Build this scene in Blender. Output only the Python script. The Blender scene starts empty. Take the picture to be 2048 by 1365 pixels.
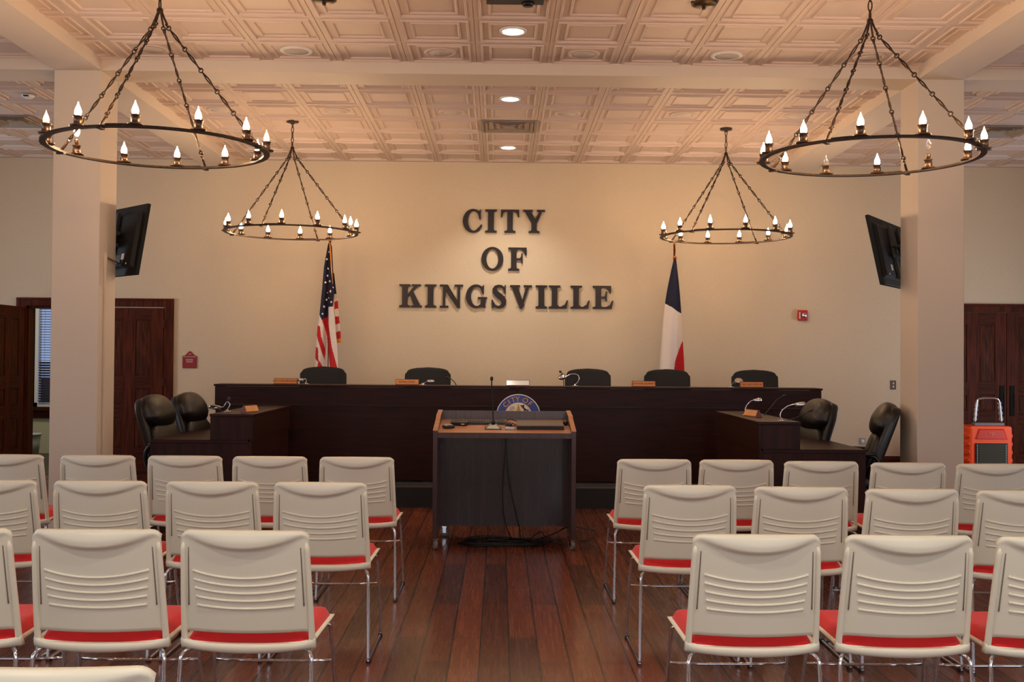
import bpy, math, random
from mathutils import Vector, Matrix, Euler
random.seed(7)
PI = math.pi
R = math.radians
sc = bpy.context.scene
col = sc.collection

# ------------------------------------------------------------------ helpers
def lin(c):
    return tuple(((v / 255.0) / 12.92 if v / 255.0 <= 0.04045 else ((v / 255.0 + 0.055) / 1.055) ** 2.4) for v in c)

MATS = {}
def mat(name, rgb, rough=0.5, metal=0.0, spec=0.5, coat=0.0, emit=None, estr=0.0, trans=0.0, alpha=1.0,
        noise=None, bump=None, sheen=0.0):
    """noise=(scale_xyz, amount, detail) varies the colour; bump=(scale_xyz, strength, distance)"""
    if name in MATS:
        return MATS[name]
    m = bpy.data.materials.new(name); m.use_nodes = True
    nt = m.node_tree; b = nt.nodes['Principled BSDF']
    c = lin(rgb) + (1,)
    b.inputs['Base Color'].default_value = c
    b.inputs['Roughness'].default_value = rough
    b.inputs['Metallic'].default_value = metal
    b.inputs['Specular IOR Level'].default_value = spec
    b.inputs['Coat Weight'].default_value = coat
    b.inputs['Coat Roughness'].default_value = 0.12
    b.inputs['Transmission Weight'].default_value = trans
    b.inputs['Alpha'].default_value = alpha
    b.inputs['Sheen Weight'].default_value = sheen
    if emit:
        b.inputs['Emission Color'].default_value = tuple(emit) + (1,)
        b.inputs['Emission Strength'].default_value = estr
    tc = nt.nodes.new('ShaderNodeTexCoord')
    if noise:
        mp = nt.nodes.new('ShaderNodeMapping'); mp.inputs['Scale'].default_value = noise[0]
        nz = nt.nodes.new('ShaderNodeTexNoise'); nz.inputs['Scale'].default_value = 1.0
        nz.inputs['Detail'].default_value = noise[2]
        nt.links.new(tc.outputs['Object'], mp.inputs['Vector']); nt.links.new(mp.outputs['Vector'], nz.inputs['Vector'])
        cr = nt.nodes.new('ShaderNodeValToRGB')
        lo = tuple(v * (1 - noise[1]) for v in c[:3]) + (1,); hi = tuple(min(1, v * (1 + noise[1])) for v in c[:3]) + (1,)
        cr.color_ramp.elements[0].position = .35; cr.color_ramp.elements[1].position = .65
        cr.color_ramp.elements[0].color = lo; cr.color_ramp.elements[1].color = hi
        nt.links.new(nz.outputs['Fac'], cr.inputs['Fac']); nt.links.new(cr.outputs['Color'], b.inputs['Base Color'])
    if bump:
        mp = nt.nodes.new('ShaderNodeMapping'); mp.inputs['Scale'].default_value = bump[0]
        nz = nt.nodes.new('ShaderNodeTexNoise'); nz.inputs['Scale'].default_value = 1.0; nz.inputs['Detail'].default_value = 3
        bp = nt.nodes.new('ShaderNodeBump'); bp.inputs['Strength'].default_value = bump[1]; bp.inputs['Distance'].default_value = bump[2]
        nt.links.new(tc.outputs['Object'], mp.inputs['Vector']); nt.links.new(mp.outputs['Vector'], nz.inputs['Vector'])
        nt.links.new(nz.outputs['Fac'], bp.inputs['Height']); nt.links.new(bp.outputs['Normal'], b.inputs['Normal'])
    MATS[name] = m
    return m

class MB:
    def __init__(s):
        s.v = []; s.f = []; s.m = []; s.sm = []
    def add(s, vs, fs, m=0, smooth=False):
        o = len(s.v); s.v += [tuple(p) for p in vs]
        for f in fs:
            s.f.append(tuple(i + o for i in f)); s.m.append(m); s.sm.append(smooth)
        return s
    def box(s, x0, x1, y0, y1, z0, z1, m=0):
        vs = [(x0,y0,z0),(x1,y0,z0),(x1,y1,z0),(x0,y1,z0),(x0,y0,z1),(x1,y0,z1),(x1,y1,z1),(x0,y1,z1)]
        return s.add(vs, [(0,3,2,1),(4,5,6,7),(0,1,5,4),(1,2,6,5),(2,3,7,6),(3,0,4,7)], m)
    def prism(s, poly, a, b, axis='y', m=0):
        """poly: 2D points; axis y -> points are (x,z); axis x -> (y,z); axis z -> (x,y)"""
        area = sum(poly[i][0]*poly[(i+1)%len(poly)][1]-poly[(i+1)%len(poly)][0]*poly[i][1] for i in range(len(poly)))
        if area < 0: poly = poly[::-1]
        n = len(poly)
        def P(p, t):
            return (p[0], t, p[1]) if axis == 'y' else ((t, p[0], p[1]) if axis == 'x' else (p[0], p[1], t))
        vs = [P(p, a) for p in poly] + [P(p, b) for p in poly]
        fl = axis in ('x', 'z')
        fs = [tuple(range(n)), tuple(range(2*n-1, n-1, -1))] + [(i, i+n, (i+1)%n+n, (i+1)%n) for i in range(n)]
        if fl: fs = [f[::-1] for f in fs]
        return s.add(vs, fs, m)
    def tube(s, pts, r, seg=8, closed=False, m=0, caps=True):
        pts = [Vector(p) for p in pts]; n = len(pts)
        rr = r if isinstance(r, (list, tuple)) else [r]*n
        tans = []
        for i in range(n):
            if closed: t = pts[(i+1)%n]-pts[i-1]
            else: t = pts[min(i+1,n-1)]-pts[max(i-1,0)]
            tans.append(t.normalized() if t.length > 1e-9 else Vector((0,0,1)))
        t0 = tans[0]; up = Vector((0,0,1)) if abs(t0.z) < .9 else Vector((1,0,0))
        nv = (up - t0*up.dot(t0)).normalized(); vs = []
        for i in range(n):
            t = tans[i]; nv = (nv - t*nv.dot(t))
            nv = nv.normalized() if nv.length > 1e-6 else t.orthogonal().normalized()
            bv = t.cross(nv)
            for k in range(seg):
                a = 2*PI*k/seg
                vs.append(pts[i] + (nv*math.cos(a)+bv*math.sin(a))*rr[i])
        fs = []
        for i in range(n if closed else n-1):
            j = (i+1)%n
            for k in range(seg):
                k2 = (k+1)%seg
                fs.append((i*seg+k, i*seg+k2, j*seg+k2, j*seg+k))
        if caps and not closed:
            fs.append(tuple(range(seg-1,-1,-1))); fs.append(tuple((n-1)*seg+k for k in range(seg)))
        return s.add(vs, fs, m, True)
    def lathe(s, prof, c=(0,0,0), seg=20, m=0, M=None, smooth=True):
        """prof: list of (r,z) from bottom to top"""
        n = len(prof); vs = []
        for (r, z) in prof:
            for k in range(seg):
                a = 2*PI*k/seg; p = Vector((r*math.cos(a), r*math.sin(a), z))
                if M: p = M @ p
                vs.append((p[0]+c[0], p[1]+c[1], p[2]+c[2]))
        fs = []
        for i in range(n-1):
            for k in range(seg):
                k2 = (k+1)%seg
                fs.append((i*seg+k, i*seg+k2, (i+1)*seg+k2, (i+1)*seg+k))
        fs.append(tuple(range(seg-1,-1,-1))); fs.append(tuple((n-1)*seg+k for k in range(seg)))
        return s.add(vs, fs, m, smooth)
    def grid(s, fn, nu, nv, m=0, smooth=True, mf=None, keep=None):
        vs = [fn(i/nu, j/nv) for j in range(nv+1) for i in range(nu+1)]
        o = len(s.v); s.v += [tuple(p) for p in vs]
        for j in range(nv):
            for i in range(nu):
                if keep and not keep((i+.5)/nu, (j+.5)/nv): continue
                a = j*(nu+1)+i+o
                s.f.append((a, a+1, a+nu+2, a+nu+1)); s.m.append(mf((i+.5)/nu, (j+.5)/nv) if mf else m); s.sm.append(smooth)
        return s
    def slab(s, fn, nu, nv, off, m=0, smooth=True):
        """closed thin solid: fn(u,v) front surface, off(u,v) -> the other surface"""
        def idx(i, j): return j*(nu+1)+i
        A = [fn(i/nu, j/nv) for j in range(nv+1) for i in range(nu+1)]
        B = [off(i/nu, j/nv) for j in range(nv+1) for i in range(nu+1)]
        N = len(A); fs = []
        for j in range(nv):
            for i in range(nu):
                q = (idx(i,j), idx(i+1,j), idx(i+1,j+1), idx(i,j+1))
                fs.append(q); fs.append(tuple(N+k for k in q[::-1]))
        for i in range(nu):
            fs.append((idx(i+1,0), idx(i,0), N+idx(i,0), N+idx(i+1,0)))
            fs.append((idx(i,nv), idx(i+1,nv), N+idx(i+1,nv), N+idx(i,nv)))
        for j in range(nv):
            fs.append((idx(0,j), idx(0,j+1), N+idx(0,j+1), N+idx(0,j)))
            fs.append((idx(nu,j+1), idx(nu,j), N+idx(nu,j), N+idx(nu,j+1)))
        return s.add(A+B, fs, m, smooth)
    def pad(s, c, r, e=.45, e2=None, M=None, nu=28, nv=16, m=0, fn=None):
        """super-ellipsoid cushion, centre c, half sizes r, optional rotation M and shaping fn(x,y,z)"""
        e2 = e if e2 is None else e2
        def sp(v, p): return math.copysign(abs(v)**p, v)
        vs = []
        for j in range(nv+1):
            ph = -PI/2 + PI*j/nv
            for i in range(nu):
                th = 2*PI*i/nu
                p = Vector((r[0]*sp(math.cos(ph), e2)*sp(math.cos(th), e), r[1]*sp(math.cos(ph), e2)*sp(math.sin(th), e), r[2]*sp(math.sin(ph), e2)))
                if fn: p = Vector(fn(*p))
                if M: p = M @ p
                vs.append((p.x+c[0], p.y+c[1], p.z+c[2]))
        fs = []
        for j in range(nv):
            for i in range(nu):
                i2 = (i+1)%nu
                fs.append((j*nu+i, j*nu+i2, (j+1)*nu+i2, (j+1)*nu+i))
        return s.add(vs, fs, m, True)
    def xf(s, M, start=0):
        for i in range(start, len(s.v)): s.v[i] = tuple(M @ Vector(s.v[i]))
        return s
    def mesh(s, name, mats):
        me = bpy.data.meshes.new(name); me.from_pydata(s.v, [], s.f)
        for mm in (mats if isinstance(mats, (list, tuple)) else [mats]): me.materials.append(mm)
        me.polygons.foreach_set('material_index', s.m); me.polygons.foreach_set('use_smooth', s.sm)
        me.update(); return me
    def build(s, name, mats, parent=None, bevel=0, loc=None, rot=None):
        return link(name, s.mesh(name, mats), parent, bevel, loc, rot)

def link(name, me, parent=None, bevel=0, loc=None, rot=None):
    o = bpy.data.objects.new(name, me); col.objects.link(o)
    if parent: o.parent = parent
    if loc: o.location = loc
    if rot: o.rotation_euler = rot
    if bevel:
        b = o.modifiers.new('bevel', 'BEVEL'); b.width = bevel; b.segments = 2; b.limit_method = 'ANGLE'; b.angle_limit = R(40)
        b.harden_normals = False
    return o
def tag(o, label=None, cat=None, group=None, kind=None):
    if label: o['label'] = label
    if cat: o['category'] = cat
    if group: o['group'] = group
    if kind: o['kind'] = kind
    return o
def empty(name, loc=(0,0,0), rz=0, label=None, cat=None, group=None, kind=None):
    o = bpy.data.objects.new(name, None); col.objects.link(o); o.location = loc; o.rotation_euler = (0,0,rz)
    o.empty_display_size = .1
    return tag(o, label, cat, group, kind)
def kids(o): return [c for c in bpy.data.objects if c.parent == o]
def copy_tree(o, parent=None):
    c = o.copy(); col.objects.link(c); c.parent = parent
    for ch in kids(o): copy_tree(ch, c)
    return c
CACHE = {}
def cached(key, fn):
    if key not in CACHE: CACHE[key] = fn()
    return CACHE[key]
def text_mb(txt, size, depth, M, m=0):
    """built-in lettering turned into a mesh; returns MB transformed by M (text lies in local xy, facing +z)"""
    cu = bpy.data.curves.new('lettering', 'FONT'); cu.body = txt; cu.size = size; cu.extrude = depth
    cu.align_x = 'CENTER'; cu.align_y = 'CENTER'; cu.resolution_u = 3
    ob = bpy.data.objects.new('lettering', cu); col.objects.link(ob)
    dg = bpy.context.evaluated_depsgraph_get(); me = bpy.data.meshes.new_from_object(ob.evaluated_get(dg))
    mb = MB(); mb.add([M @ v.co for v in me.vertices], [tuple(p.vertices) for p in me.polygons], m)
    bpy.data.objects.remove(ob); bpy.data.curves.remove(cu); bpy.data.meshes.remove(me)
    return mb
def merge(a, b, m=None):
    o = len(a.v); a.v += b.v; a.f += [tuple(i+o for i in f) for f in b.f]
    a.m += (b.m if m is None else [m]*len(b.m)); a.sm += b.sm
    return a
FACE_CAM = Matrix.Rotation(R(90), 4, 'X')        # local xy text -> upright facing -y
def upright(x, y, z): return Matrix.Translation((x, y, z)) @ FACE_CAM

# ------------------------------------------------------------------ materials
WALL = mat('wall_paint', (206, 190, 165), .75, noise=((90, 90, 90), .025, 2), bump=((160, 160, 160), .12, .002))
CEIL = mat('ceiling_tile_paint', (204, 184, 172), .55)
BEAM = mat('beam_paint', (214, 199, 183), .6)
COLM = mat('column_paint', (208, 194, 177), .7, bump=((160, 160, 160), .1, .002))
DESK = mat('espresso_laminate', (44, 15, 8), .42, noise=((3, 3, 26), .28, 4), spec=.2)
DESKV = mat('espresso_laminate_upright_grain', (44, 16, 9), .42, noise=((26, 26, 2.2), .32, 4), spec=.2)
CART = mat('walnut_laminate', (172, 112, 72), .38, noise=((3, 26, 26), .18, 4), coat=.1)
CARTD = mat('dark_walnut_laminate', (62, 34, 28), .32, noise=((30, 30, 2), .25, 4), coat=.15)
OAK = mat('stained_oak', (74, 29, 9), .6, spec=.14, noise=((34, 34, 2.4), .45, 5), bump=((60, 60, 4), .15, .002))
OAKP = mat('stained_oak_panel', (70, 31, 10), .6, spec=.14, noise=((46, 46, 5), .5, 6), bump=((70, 70, 6), .15, .002))
OAKH = mat('stained_oak_rail', (68, 27, 8), .6, spec=.14, noise=((2.6, 30, 34), .5, 5))
IRON = mat('wrought_iron', (62, 48, 38), .42, metal=.75, noise=((60, 60, 60), .3, 3))
CUP = mat('bronze_cup', (108, 84, 66), .3, metal=.85)
CHROME = mat('chrome', (214, 214, 218), .12, metal=1.0)
STEEL = mat('brushed_steel', (170, 168, 165), .3, metal=.9)
PLASTIC = mat('almond_plastic', (231, 222, 200), .42, bump=((420, 420, 420), .10, .0006))
GLIDE = mat('black_nylon', (22, 20, 20), .4)
RED = mat('red_upholstery', (206, 12, 18), .8, bump=((500, 500, 500), .25, .001), sheen=.15)
LEATHER = mat('black_leather', (19, 16, 14), .38, bump=((70, 70, 70), .12, .004), coat=.08)
BLKFAB = mat('charcoal_fabric', (32, 30, 30), .85, bump=((400, 400, 400), .2, .001))
BLACK = mat('black_plastic', (18, 17, 18), .35)
DKGREY = mat('dark_grey_plastic', (44, 44, 47), .5)
LETTER = mat('dark_bronze_letter', (40, 32, 32), .45, metal=.3)
WHITE = mat('white_paint', (226, 224, 220), .5)
NAVY = mat('navy_cloth', (20, 24, 52), .85)
FRED = mat('red_cloth', (190, 22, 26), .8)
FWHITE = mat('white_cloth', (224, 214, 208), .85)
GOLD = mat('gold_thread', (214, 134, 36), .6)
BRASS = mat('brass', (190, 140, 60), .3, metal=.9)
ORANGE = mat('orange_plastic', (250, 84, 30), .42)
GRILLE = mat('grille_cloth', (54, 52, 36), .8, bump=((300, 300, 300), .3, .001))
SIGNRED = mat('sign_red', (140, 22, 18), .5)
ALARMRED = mat('alarm_red', (186, 24, 26), .4)
PLATEWOOD = mat('nameplate_maple', (222, 150, 92), .4, noise=((8, 60, 60), .08, 3))
TEXTBROWN = mat('engraved_brown', (104, 52, 24), .6)
PLINTH = mat('black_base', (15, 13, 14), .4)
DISC = mat('speaker_cloth', (196, 184, 172), .7)
BULB = mat('lit_bulb_glass', (255, 230, 190), .2, emit=(1.0, .64, .35), estr=158)
BULBDIM = mat('faintly_lit_bulb_glass', (240, 214, 170), .2, emit=(1.0, .72, .42), estr=.8)
CLEAR = mat('clear_bulb_glass', (240, 236, 230), .05, trans=.9, alpha=.55)
LAMPLENS = mat('downlight_lens', (255, 250, 240), .3, emit=(1.0, .93, .82), estr=14)
BLUESEAL = mat('seal_blue', (48, 66, 140), .5)
CREAM = mat('seal_cream', (214, 198, 178), .6)
YEL = mat('seal_gold', (214, 160, 66), .5)

# floor: narrow glossy reddish planks running away from the camera
def floor_mat():
    m = bpy.data.materials.new('cherry_plank_floor'); m.use_nodes = True; nt = m.node_tree; N = nt.nodes; L = nt.links
    b = N['Principled BSDF']
    tc = N.new('ShaderNodeTexCoord')
    mp = N.new('ShaderNodeMapping'); mp.inputs['Rotation'].default_value = (0, 0, R(90)); mp.inputs['Location'].default_value = (0.3, 0.02, 0)
    L.new(tc.outputs['Object'], mp.inputs['Vector'])
    def brick(c1, c2, mo, bias=0):
        n = N.new('ShaderNodeTexBrick'); n.offset = .37; n.offset_frequency = 2; n.squash = 1
        n.inputs['Scale'].default_value = 1; n.inputs['Brick Width'].default_value = 1.22; n.inputs['Row Height'].default_value = .146
        n.inputs['Mortar Size'].default_value = .0045; n.inputs['Mortar Smooth'].default_value = .3; n.inputs['Bias'].default_value = bias
        n.inputs['Color1'].default_value = c1; n.inputs['Color2'].default_value = c2; n.inputs['Mortar'].default_value = mo
        L.new(mp.outputs['Vector'], n.inputs['Vector']); return n
    br = brick(lin((124, 58, 28)) + (1,), lin((80, 36, 18)) + (1,), lin((16, 7, 4)) + (1,))
    mp2 = N.new('ShaderNodeMapping'); mp2.inputs['Scale'].default_value = (70, 1.6, 1); L.new(tc.outputs['Object'], mp2.inputs['Vector'])
    nz = N.new('ShaderNodeTexNoise'); nz.inputs['Scale'].default_value = 1; nz.inputs['Detail'].default_value = 6; nz.inputs['Roughness'].default_value = .6
    L.new(mp2.outputs['Vector'], nz.inputs['Vector'])
    cr = N.new('ShaderNodeValToRGB'); cr.color_ramp.elements[0].position = .33; cr.color_ramp.elements[1].position = .68
    cr.color_ramp.elements[0].color = (.68, .64, .6, 1); cr.color_ramp.elements[1].color = (1.15, 1.15, 1.15, 1)
    L.new(nz.outputs['Fac'], cr.inputs['Fac'])
    mx = N.new('ShaderNodeMix'); mx.data_type = 'RGBA'; mx.blend_type = 'MULTIPLY'; mx.inputs[0].default_value = .8
    L.new(br.outputs['Color'], mx.inputs[6]); L.new(cr.outputs['Color'], mx.inputs[7]); L.new(mx.outputs[2], b.inputs['Base Color'])
    mr = N.new('ShaderNodeMapRange'); mr.inputs[3].default_value = .2; mr.inputs[4].default_value = .34; L.new(nz.outputs['Fac'], mr.inputs[0])
    L.new(mr.outputs[0], b.inputs['Roughness'])
    bp = N.new('ShaderNodeBump'); bp.inputs['Strength'].default_value = .35; bp.inputs['Distance'].default_value = .002; bp.invert = True
    L.new(br.outputs['Fac'], bp.inputs['Height'])
    mp3 = N.new('ShaderNodeMapping'); mp3.inputs['Scale'].default_value = (9, 1.4, 1); L.new(tc.outputs['Object'], mp3.inputs['Vector'])
    nz3 = N.new('ShaderNodeTexNoise'); nz3.inputs['Scale'].default_value = 1; L.new(mp3.outputs['Vector'], nz3.inputs['Vector'])
    bp2 = N.new('ShaderNodeBump'); bp2.inputs['Strength'].default_value = .10; bp2.inputs['Distance'].default_value = .006
    L.new(nz3.outputs['Fac'], bp2.inputs['Height']); L.new(bp.outputs['Normal'], bp2.inputs['Normal'])
    L.new(bp2.outputs['Normal'], b.inputs['Normal'])
    b.inputs['Specular IOR Level'].default_value = .5; b.inputs['Coat Weight'].default_value = .25; b.inputs['Coat Roughness'].default_value = .1
    return m
FLOOR = floor_mat()

# ------------------------------------------------------------------ the room
XL, XR, YB, YW, ZC = -7.2, 7.2, -1.4, 12.95, 3.85
ZB = 3.752
def struct(name, mb, m, bevel=0): return tag(mb.build(name, m, None, bevel), kind='structure')
struct('floor', MB().box(XL-.2, XR+.2, YB-.2, YW+.2, -.12, 0), FLOOR)

# ceiling: pressed tiles, 0.56 m pitch
def ceiling():
    mb = MB(); P = .56
    prof = [(0, 0), (.0015, .004), (.003, 0), (.040, 0), (.045, -.010), (.051, -.010), (.058, .005), (.103, .005), (.108, -.005), (.114, -.005), (.122, .007), (.28, .007)]
    ys = []
    y = 12.3 + .5675
    while y > 9.2: ys.append((y - .5675, y)); y -= .5675
    y2 = 8.56
    while y2 > YB: ys.append((y2 - .563, y2)); y2 -= .563
    x0s = [(.28 + P*k) for k in range(-14, 13)]
    for (a, b) in ys:
        for x0 in x0s:
            cx, cy = x0 + P/2, (a+b)/2; hx, hy = P/2, (b-a)/2
            base = []
            for (i, z) in prof[:-1]:
                base += [(cx-hx+i, cy-hy+i, ZC+z), (cx+hx-i, cy-hy+i, ZC+z), (cx+hx-i, cy+hy-i, ZC+z), (cx-hx+i, cy+hy-i, ZC+z)]
            fs = []
            for k in range(len(prof)-2):
                for e in range(4):
                    e2 = (e+1) % 4
                    fs.append((k*4+e, (k+1)*4+e, (k+1)*4+e2, k*4+e2))
            k = len(prof)-2
            fs.append((k*4+3, k*4+2, k*4+1, k*4))
            mb.add(base, fs)
    # plain strip along the back wall and a slab above everything
    mb.box(XL-.2, XR+.2, 12.8675, YW+.2, ZC, ZC+.02)
    mb.box(XL-.4, XR+.4, YB-.2, YW+.2, ZC+.05, ZC+.15)
    return mb
struct('ceiling', ceiling(), CEIL)
struct('ceiling_beam', MB().box(XL, XR, 8.53, 8.895, ZB, ZC+.01), BEAM)
for s in (-1, 1):
    xa, xb = (-3.655, -3.285) if s < 0 else (3.285, 3.655)
    struct('ceiling_beam', MB().box(xa, xb, YB, 8.528, ZB+.001, ZC+.01).box(xa, xb, 8.897, YW, ZB+.001, ZC+.01), BEAM)
    struct('column', MB().box(xa-.003, xb+.003, 8.527, 8.898, 0, ZB), COLM, .004)

# walls
D1 = (-5.80, -5.17)                                        # doorway in the back wall
back = MB().box(XL-.2, D1[0], YW, YW+.16, 0, ZC+.05).box(D1[1], XR+.2, YW, YW+.16, 0, ZC+.05).box(D1[0], D1[1], YW, YW+.16, 2.055, ZC+.05)
struct('wall_back', back, WALL)
def wall_with_windows(axis, pos, t, lo, hi, wins, name):
    """axis x: wall in the yz plane at x=pos..pos+t; wins (a,b,z0,z1)"""
    mb = MB(); cur = lo
    def bx(a, b, z0, z1):
        if axis == 'x': mb.box(min(pos, pos+t), max(pos, pos+t), a, b, z0, z1)
        else: mb.box(a, b, min(pos, pos+t), max(pos, pos+t), z0, z1)
    for (a, b, z0, z1) in wins:
        bx(cur, a, 0, ZC+.05); bx(a, b, 0, z0); bx(a, b, z1, ZC+.05); cur = b
    bx(cur, hi, 0, ZC+.05)
    return struct(name, mb, WALL)
WL = [(1.2, 2.3, .85, 2.9), (4.3, 5.4, .85, 2.9), (9.9, 11.0, .85, 2.9)]
WR = [(1.2, 2.3, .85, 2.9), (4.3, 5.4, .85, 2.9), (9.7, 11.3, .45, 2.1)]
WB = [(-5.2, -3.9, .85, 2.9), (-2.1, -.8, .85, 2.9), (.8, 2.1, .85, 2.9), (3.9, 5.2, .85, 2.9)]
wall_with_windows('x', XL, -.2, YB-.2, YW+.16, WL, 'wall_left')
wall_with_windows('x', XR, .2, YB-.2, YW+.16, WR, 'wall_right')
wall_with_windows('y', YB, -.2, XL, XR, WB, 'wall_front')
wn = [0]
GLASS = mat('window_glass', (235, 240, 245), .02, trans=1.0, alpha=.25)
def window(axis, pos, out, a, b, z0, z1, light):
    wn[0] += 1
    fr = MB(); t = .05; zm = (z0+z1)/2
    def bx(mb, p, q, r0, r1, d0, d1):
        lo, hi = sorted((pos+out*d0, pos+out*d1))
        if axis == 'x': mb.box(lo, hi, p, q, r0, r1)
        else: mb.box(p, q, lo, hi, r0, r1)
    bx(fr, a, a+t, z0, z1, .06, .13); bx(fr, b-t, b, z0, z1, .06, .13); bx(fr, a+t, b-t, z1-t, z1, .06, .13); bx(fr, a+t, b-t, z0, z0+t, .06, .13)
    bx(fr, a+t, b-t, zm-.03, zm+.03, .06, .12)
    bx(fr, a-.1, a, z0-.1, z1+.1, -.03, 0); bx(fr, b, b+.1, z0-.1, z1+.1, -.03, 0); bx(fr, a, b, z1, z1+.1, -.03, 0); bx(fr, a-.1, b+.1, z0-.1, z0, -.06, 0)
    w = tag(fr.build('window_%d' % wn[0], OAK), kind='structure')
    g = MB(); bx(g, a+t, b-t, z0+t, z1-t, .09, .096); g.build('pane', GLASS, w)
    if light:
        ld = bpy.data.lights.new('window_daylight', 'AREA'); ld.shape = 'RECTANGLE'; ld.size = b-a-.1; ld.size_y = z1-z0-.1
        ld.energy = light; ld.color = (.80, .89, 1.0)
        lo = bpy.data.objects.new('window_daylight', ld); col.objects.link(lo)
        if axis == 'x':
            lo.location = (pos+out*.03, (a+b)/2, (z0+z1)/2); lo.rotation_euler = (R(90), 0, R(90) if out > 0 else R(-90))
        else:
            lo.location = ((a+b)/2, pos+out*.03, (z0+z1)/2); lo.rotation_euler = (R(90), 0, 0 if out < 0 else R(180))
for w in WL: window('x', XL, -1, *w, 24)
for w in WR: window('x', XR, 1, *w, 32 if w[0] > 9 else 12)
for w in WB: window('y', YB, -1, *w, 10.5 if w[0] < 0 else 20)

# baseboards on the back wall
for (n, xa, xb) in (('baseboard_left', -3.93, -2.95), ('baseboard_right', 3.19, 5.02)):
    struct(n, MB().box(xa, xb, YW-.022, YW, 0, .29).box(xa, xb, YW-.03, YW, .27, .31), OAKH, .003)

# ------------------------------------------------------------------ doors
def door_leaf_parts(W, H, parent):
    """panelled leaf, local: x 0..W, front face y=0 (towards -y), z 0..H"""
    st = .14; mu = .15; pw = (W-2*st-mu)/2
    core = MB().box(0, W, .012, .04, 0, H)
    stiles = MB().box(0, st, 0, .012, 0, H).box(W-st, W, 0, .012, 0, H).box(st+pw, st+pw+mu, 0, .012, 0, H)
    rails = MB(); pn = MB()
    rows = [(0, .34), (.70, .86), (1.05, 1.21), (H-.15, H)]
    for (a, b) in rows:
        rails.box(st, st+pw, .0005, .0125, a, b).box(st+pw+mu, W-st, .0005, .0125, a, b)
    for i in range(3):
        a, b = rows[i][1], rows[i+1][0]
        for x in (st, st+pw+mu):
            # raised field with sloping edges
            x0, x1 = x, x+pw; m_ = .03
            vs = [(x0,.0115,a),(x1,.0115,a),(x1,.0115,b),(x0,.0115,b),(x0+m_,.006,a+m_),(x1-m_,.006,a+m_),(x1-m_,.006,b-m_),(x0+m_,.006,b-m_)]
            pn.add(vs, [(0,1,5,4),(1,2,6,5),(2,3,7,6),(3,0,4,7),(4,5,6,7)])
    return core, stiles, rails, pn
def door_leaf(name, W, H, parent, loc, rz):
    core, stiles, rails, pn = door_leaf_parts(W, H, parent)
    merge(core, stiles)
    o = core.build(name, OAK, parent, .002, loc, (0, 0, rz))
    rails.build('rail', OAKH, o, .002); pn.build('panel', OAKP, o)
    return o
def casing(x0, x1, h, y, parent, name='casing'):
    w = .105
    mb = MB().box(x0-w, x0, y-.03, y, 0, h+.09).box(x1, x1+w, y-.03, y, 0, h+.09).box(x0, x1, y-.028, y, h, h+.09)
    mb.box(x0-w-.012, x0-.07, y-.036, y-.028, 0, h+.1).box(x1+.07, x1+w+.012, y-.036, y-.028, 0, h+.1).box(x0-w-.012, x1+w+.012, y-.04, y-.026, h+.075, h+.1)
    return mb.build(name, OAK, parent, .003)

d2 = tag(empty('door_2', (0, 0, 0)), kind='structure')
casing(-4.965, -4.135, 2.055, YW, d2)
door_leaf('door_leaf', .81, 2.03, d2, (-4.955, YW-.045, .01), 0)
hg = MB()
for z in (.3, 1.1, 1.8): hg.box(-4.142, -4.13, YW-.05, YW-.043, z, z+.1)
hg.build('hinge', IRON, d2)
kn = MB().lathe([(.0, 0), (.012, 0), (.012, .03), (.026, .04), (.028, .055), (.018, .07), (0, .072)], M=Matrix.Rotation(R(90), 4, 'X'), c=(-4.885, YW-.045, .98), seg=16)
kn.build('door_knob', IRON, d2)

d1 = tag(empty('door_1', (0, 0, 0)), kind='structure')
casing(D1[0], D1[1], 2.055, YW, d1)
MB().box(D1[0]-.001, D1[0]+.02, YW, YW+.16, 0, 2.055).box(D1[1]-.02, D1[1]+.001, YW, YW+.16, 0, 2.055).box(D1[0], D1[1], YW, YW+.16, 2.03, 2.056).build('jamb', OAK, d1)
door_leaf('door_leaf', .83, 2.03, d1, (D1[0]-.004, YW-.885, .01), R(90))    # standing open towards the camera

d3 = tag(empty('door_3', (0, 0, 0)), kind='structure')
casing(5.27, 6.93, 2.075, YW, d3)
for i, x in enumerate((5.28, 6.103)):
    lf = door_leaf('door_leaf', .817, 2.06, d3, (x, YW-.045, .01), 0)
    px = (.73 if i == 0 else .03)
    pl = MB().box(px, px+.062, -.006, .0, .80, 1.17).box(px+.006, px+.056, -.010, -.005, .81, .90).box(px+.006, px+.056, -.010, -.005, 1.07, 1.16)
    pl.box(px+.004, px+.012, -.012, -.005, .90, 1.07).box(px+.050, px+.058, -.012, -.005, .90, 1.07)
    pl.build('flush_pull', mat('black_iron_pull', (20, 18, 18), .7, spec=.15), lf, .001)

# room behind the open doorway: pale walls, a blind-covered window and a wastebasket
RX0, RX1, RY = -8.3, -4.6, 15.9
struct('floor_passage', MB().box(RX0, RX1, YW+.16, RY, -.12, 0), mat('passage_floor', (70, 62, 52), .5))
W2 = (-7.85, -5.55, .69, 2.7)
pb = MB().box(RX0, W2[0], RY, RY+.15, 0, 2.9).box(W2[1], RX1, RY, RY+.15, 0, 2.9).box(W2[0], W2[1], RY, RY+.15, 0, W2[2]).box(W2[0], W2[1], RY, RY+.15, W2[3], 2.9)
PW = mat('passage_wall_paint', (196, 192, 160), .75)
struct('wall_passage_back', pb, PW)
struct('wall_passage_left', MB().box(RX0-.1, RX0, YW+.16, RY+.15, 0, 2.9), PW)
struct('wall_passage_right', MB().box(RX1, RX1+.1, YW+.16, RY+.15, 0, 2.9), PW)
struct('ceiling_passage', MB().box(RX0-.1, RX1+.1, YW+.16, RY+.15, 2.9, 3.0), PW)
win = MB()
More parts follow.
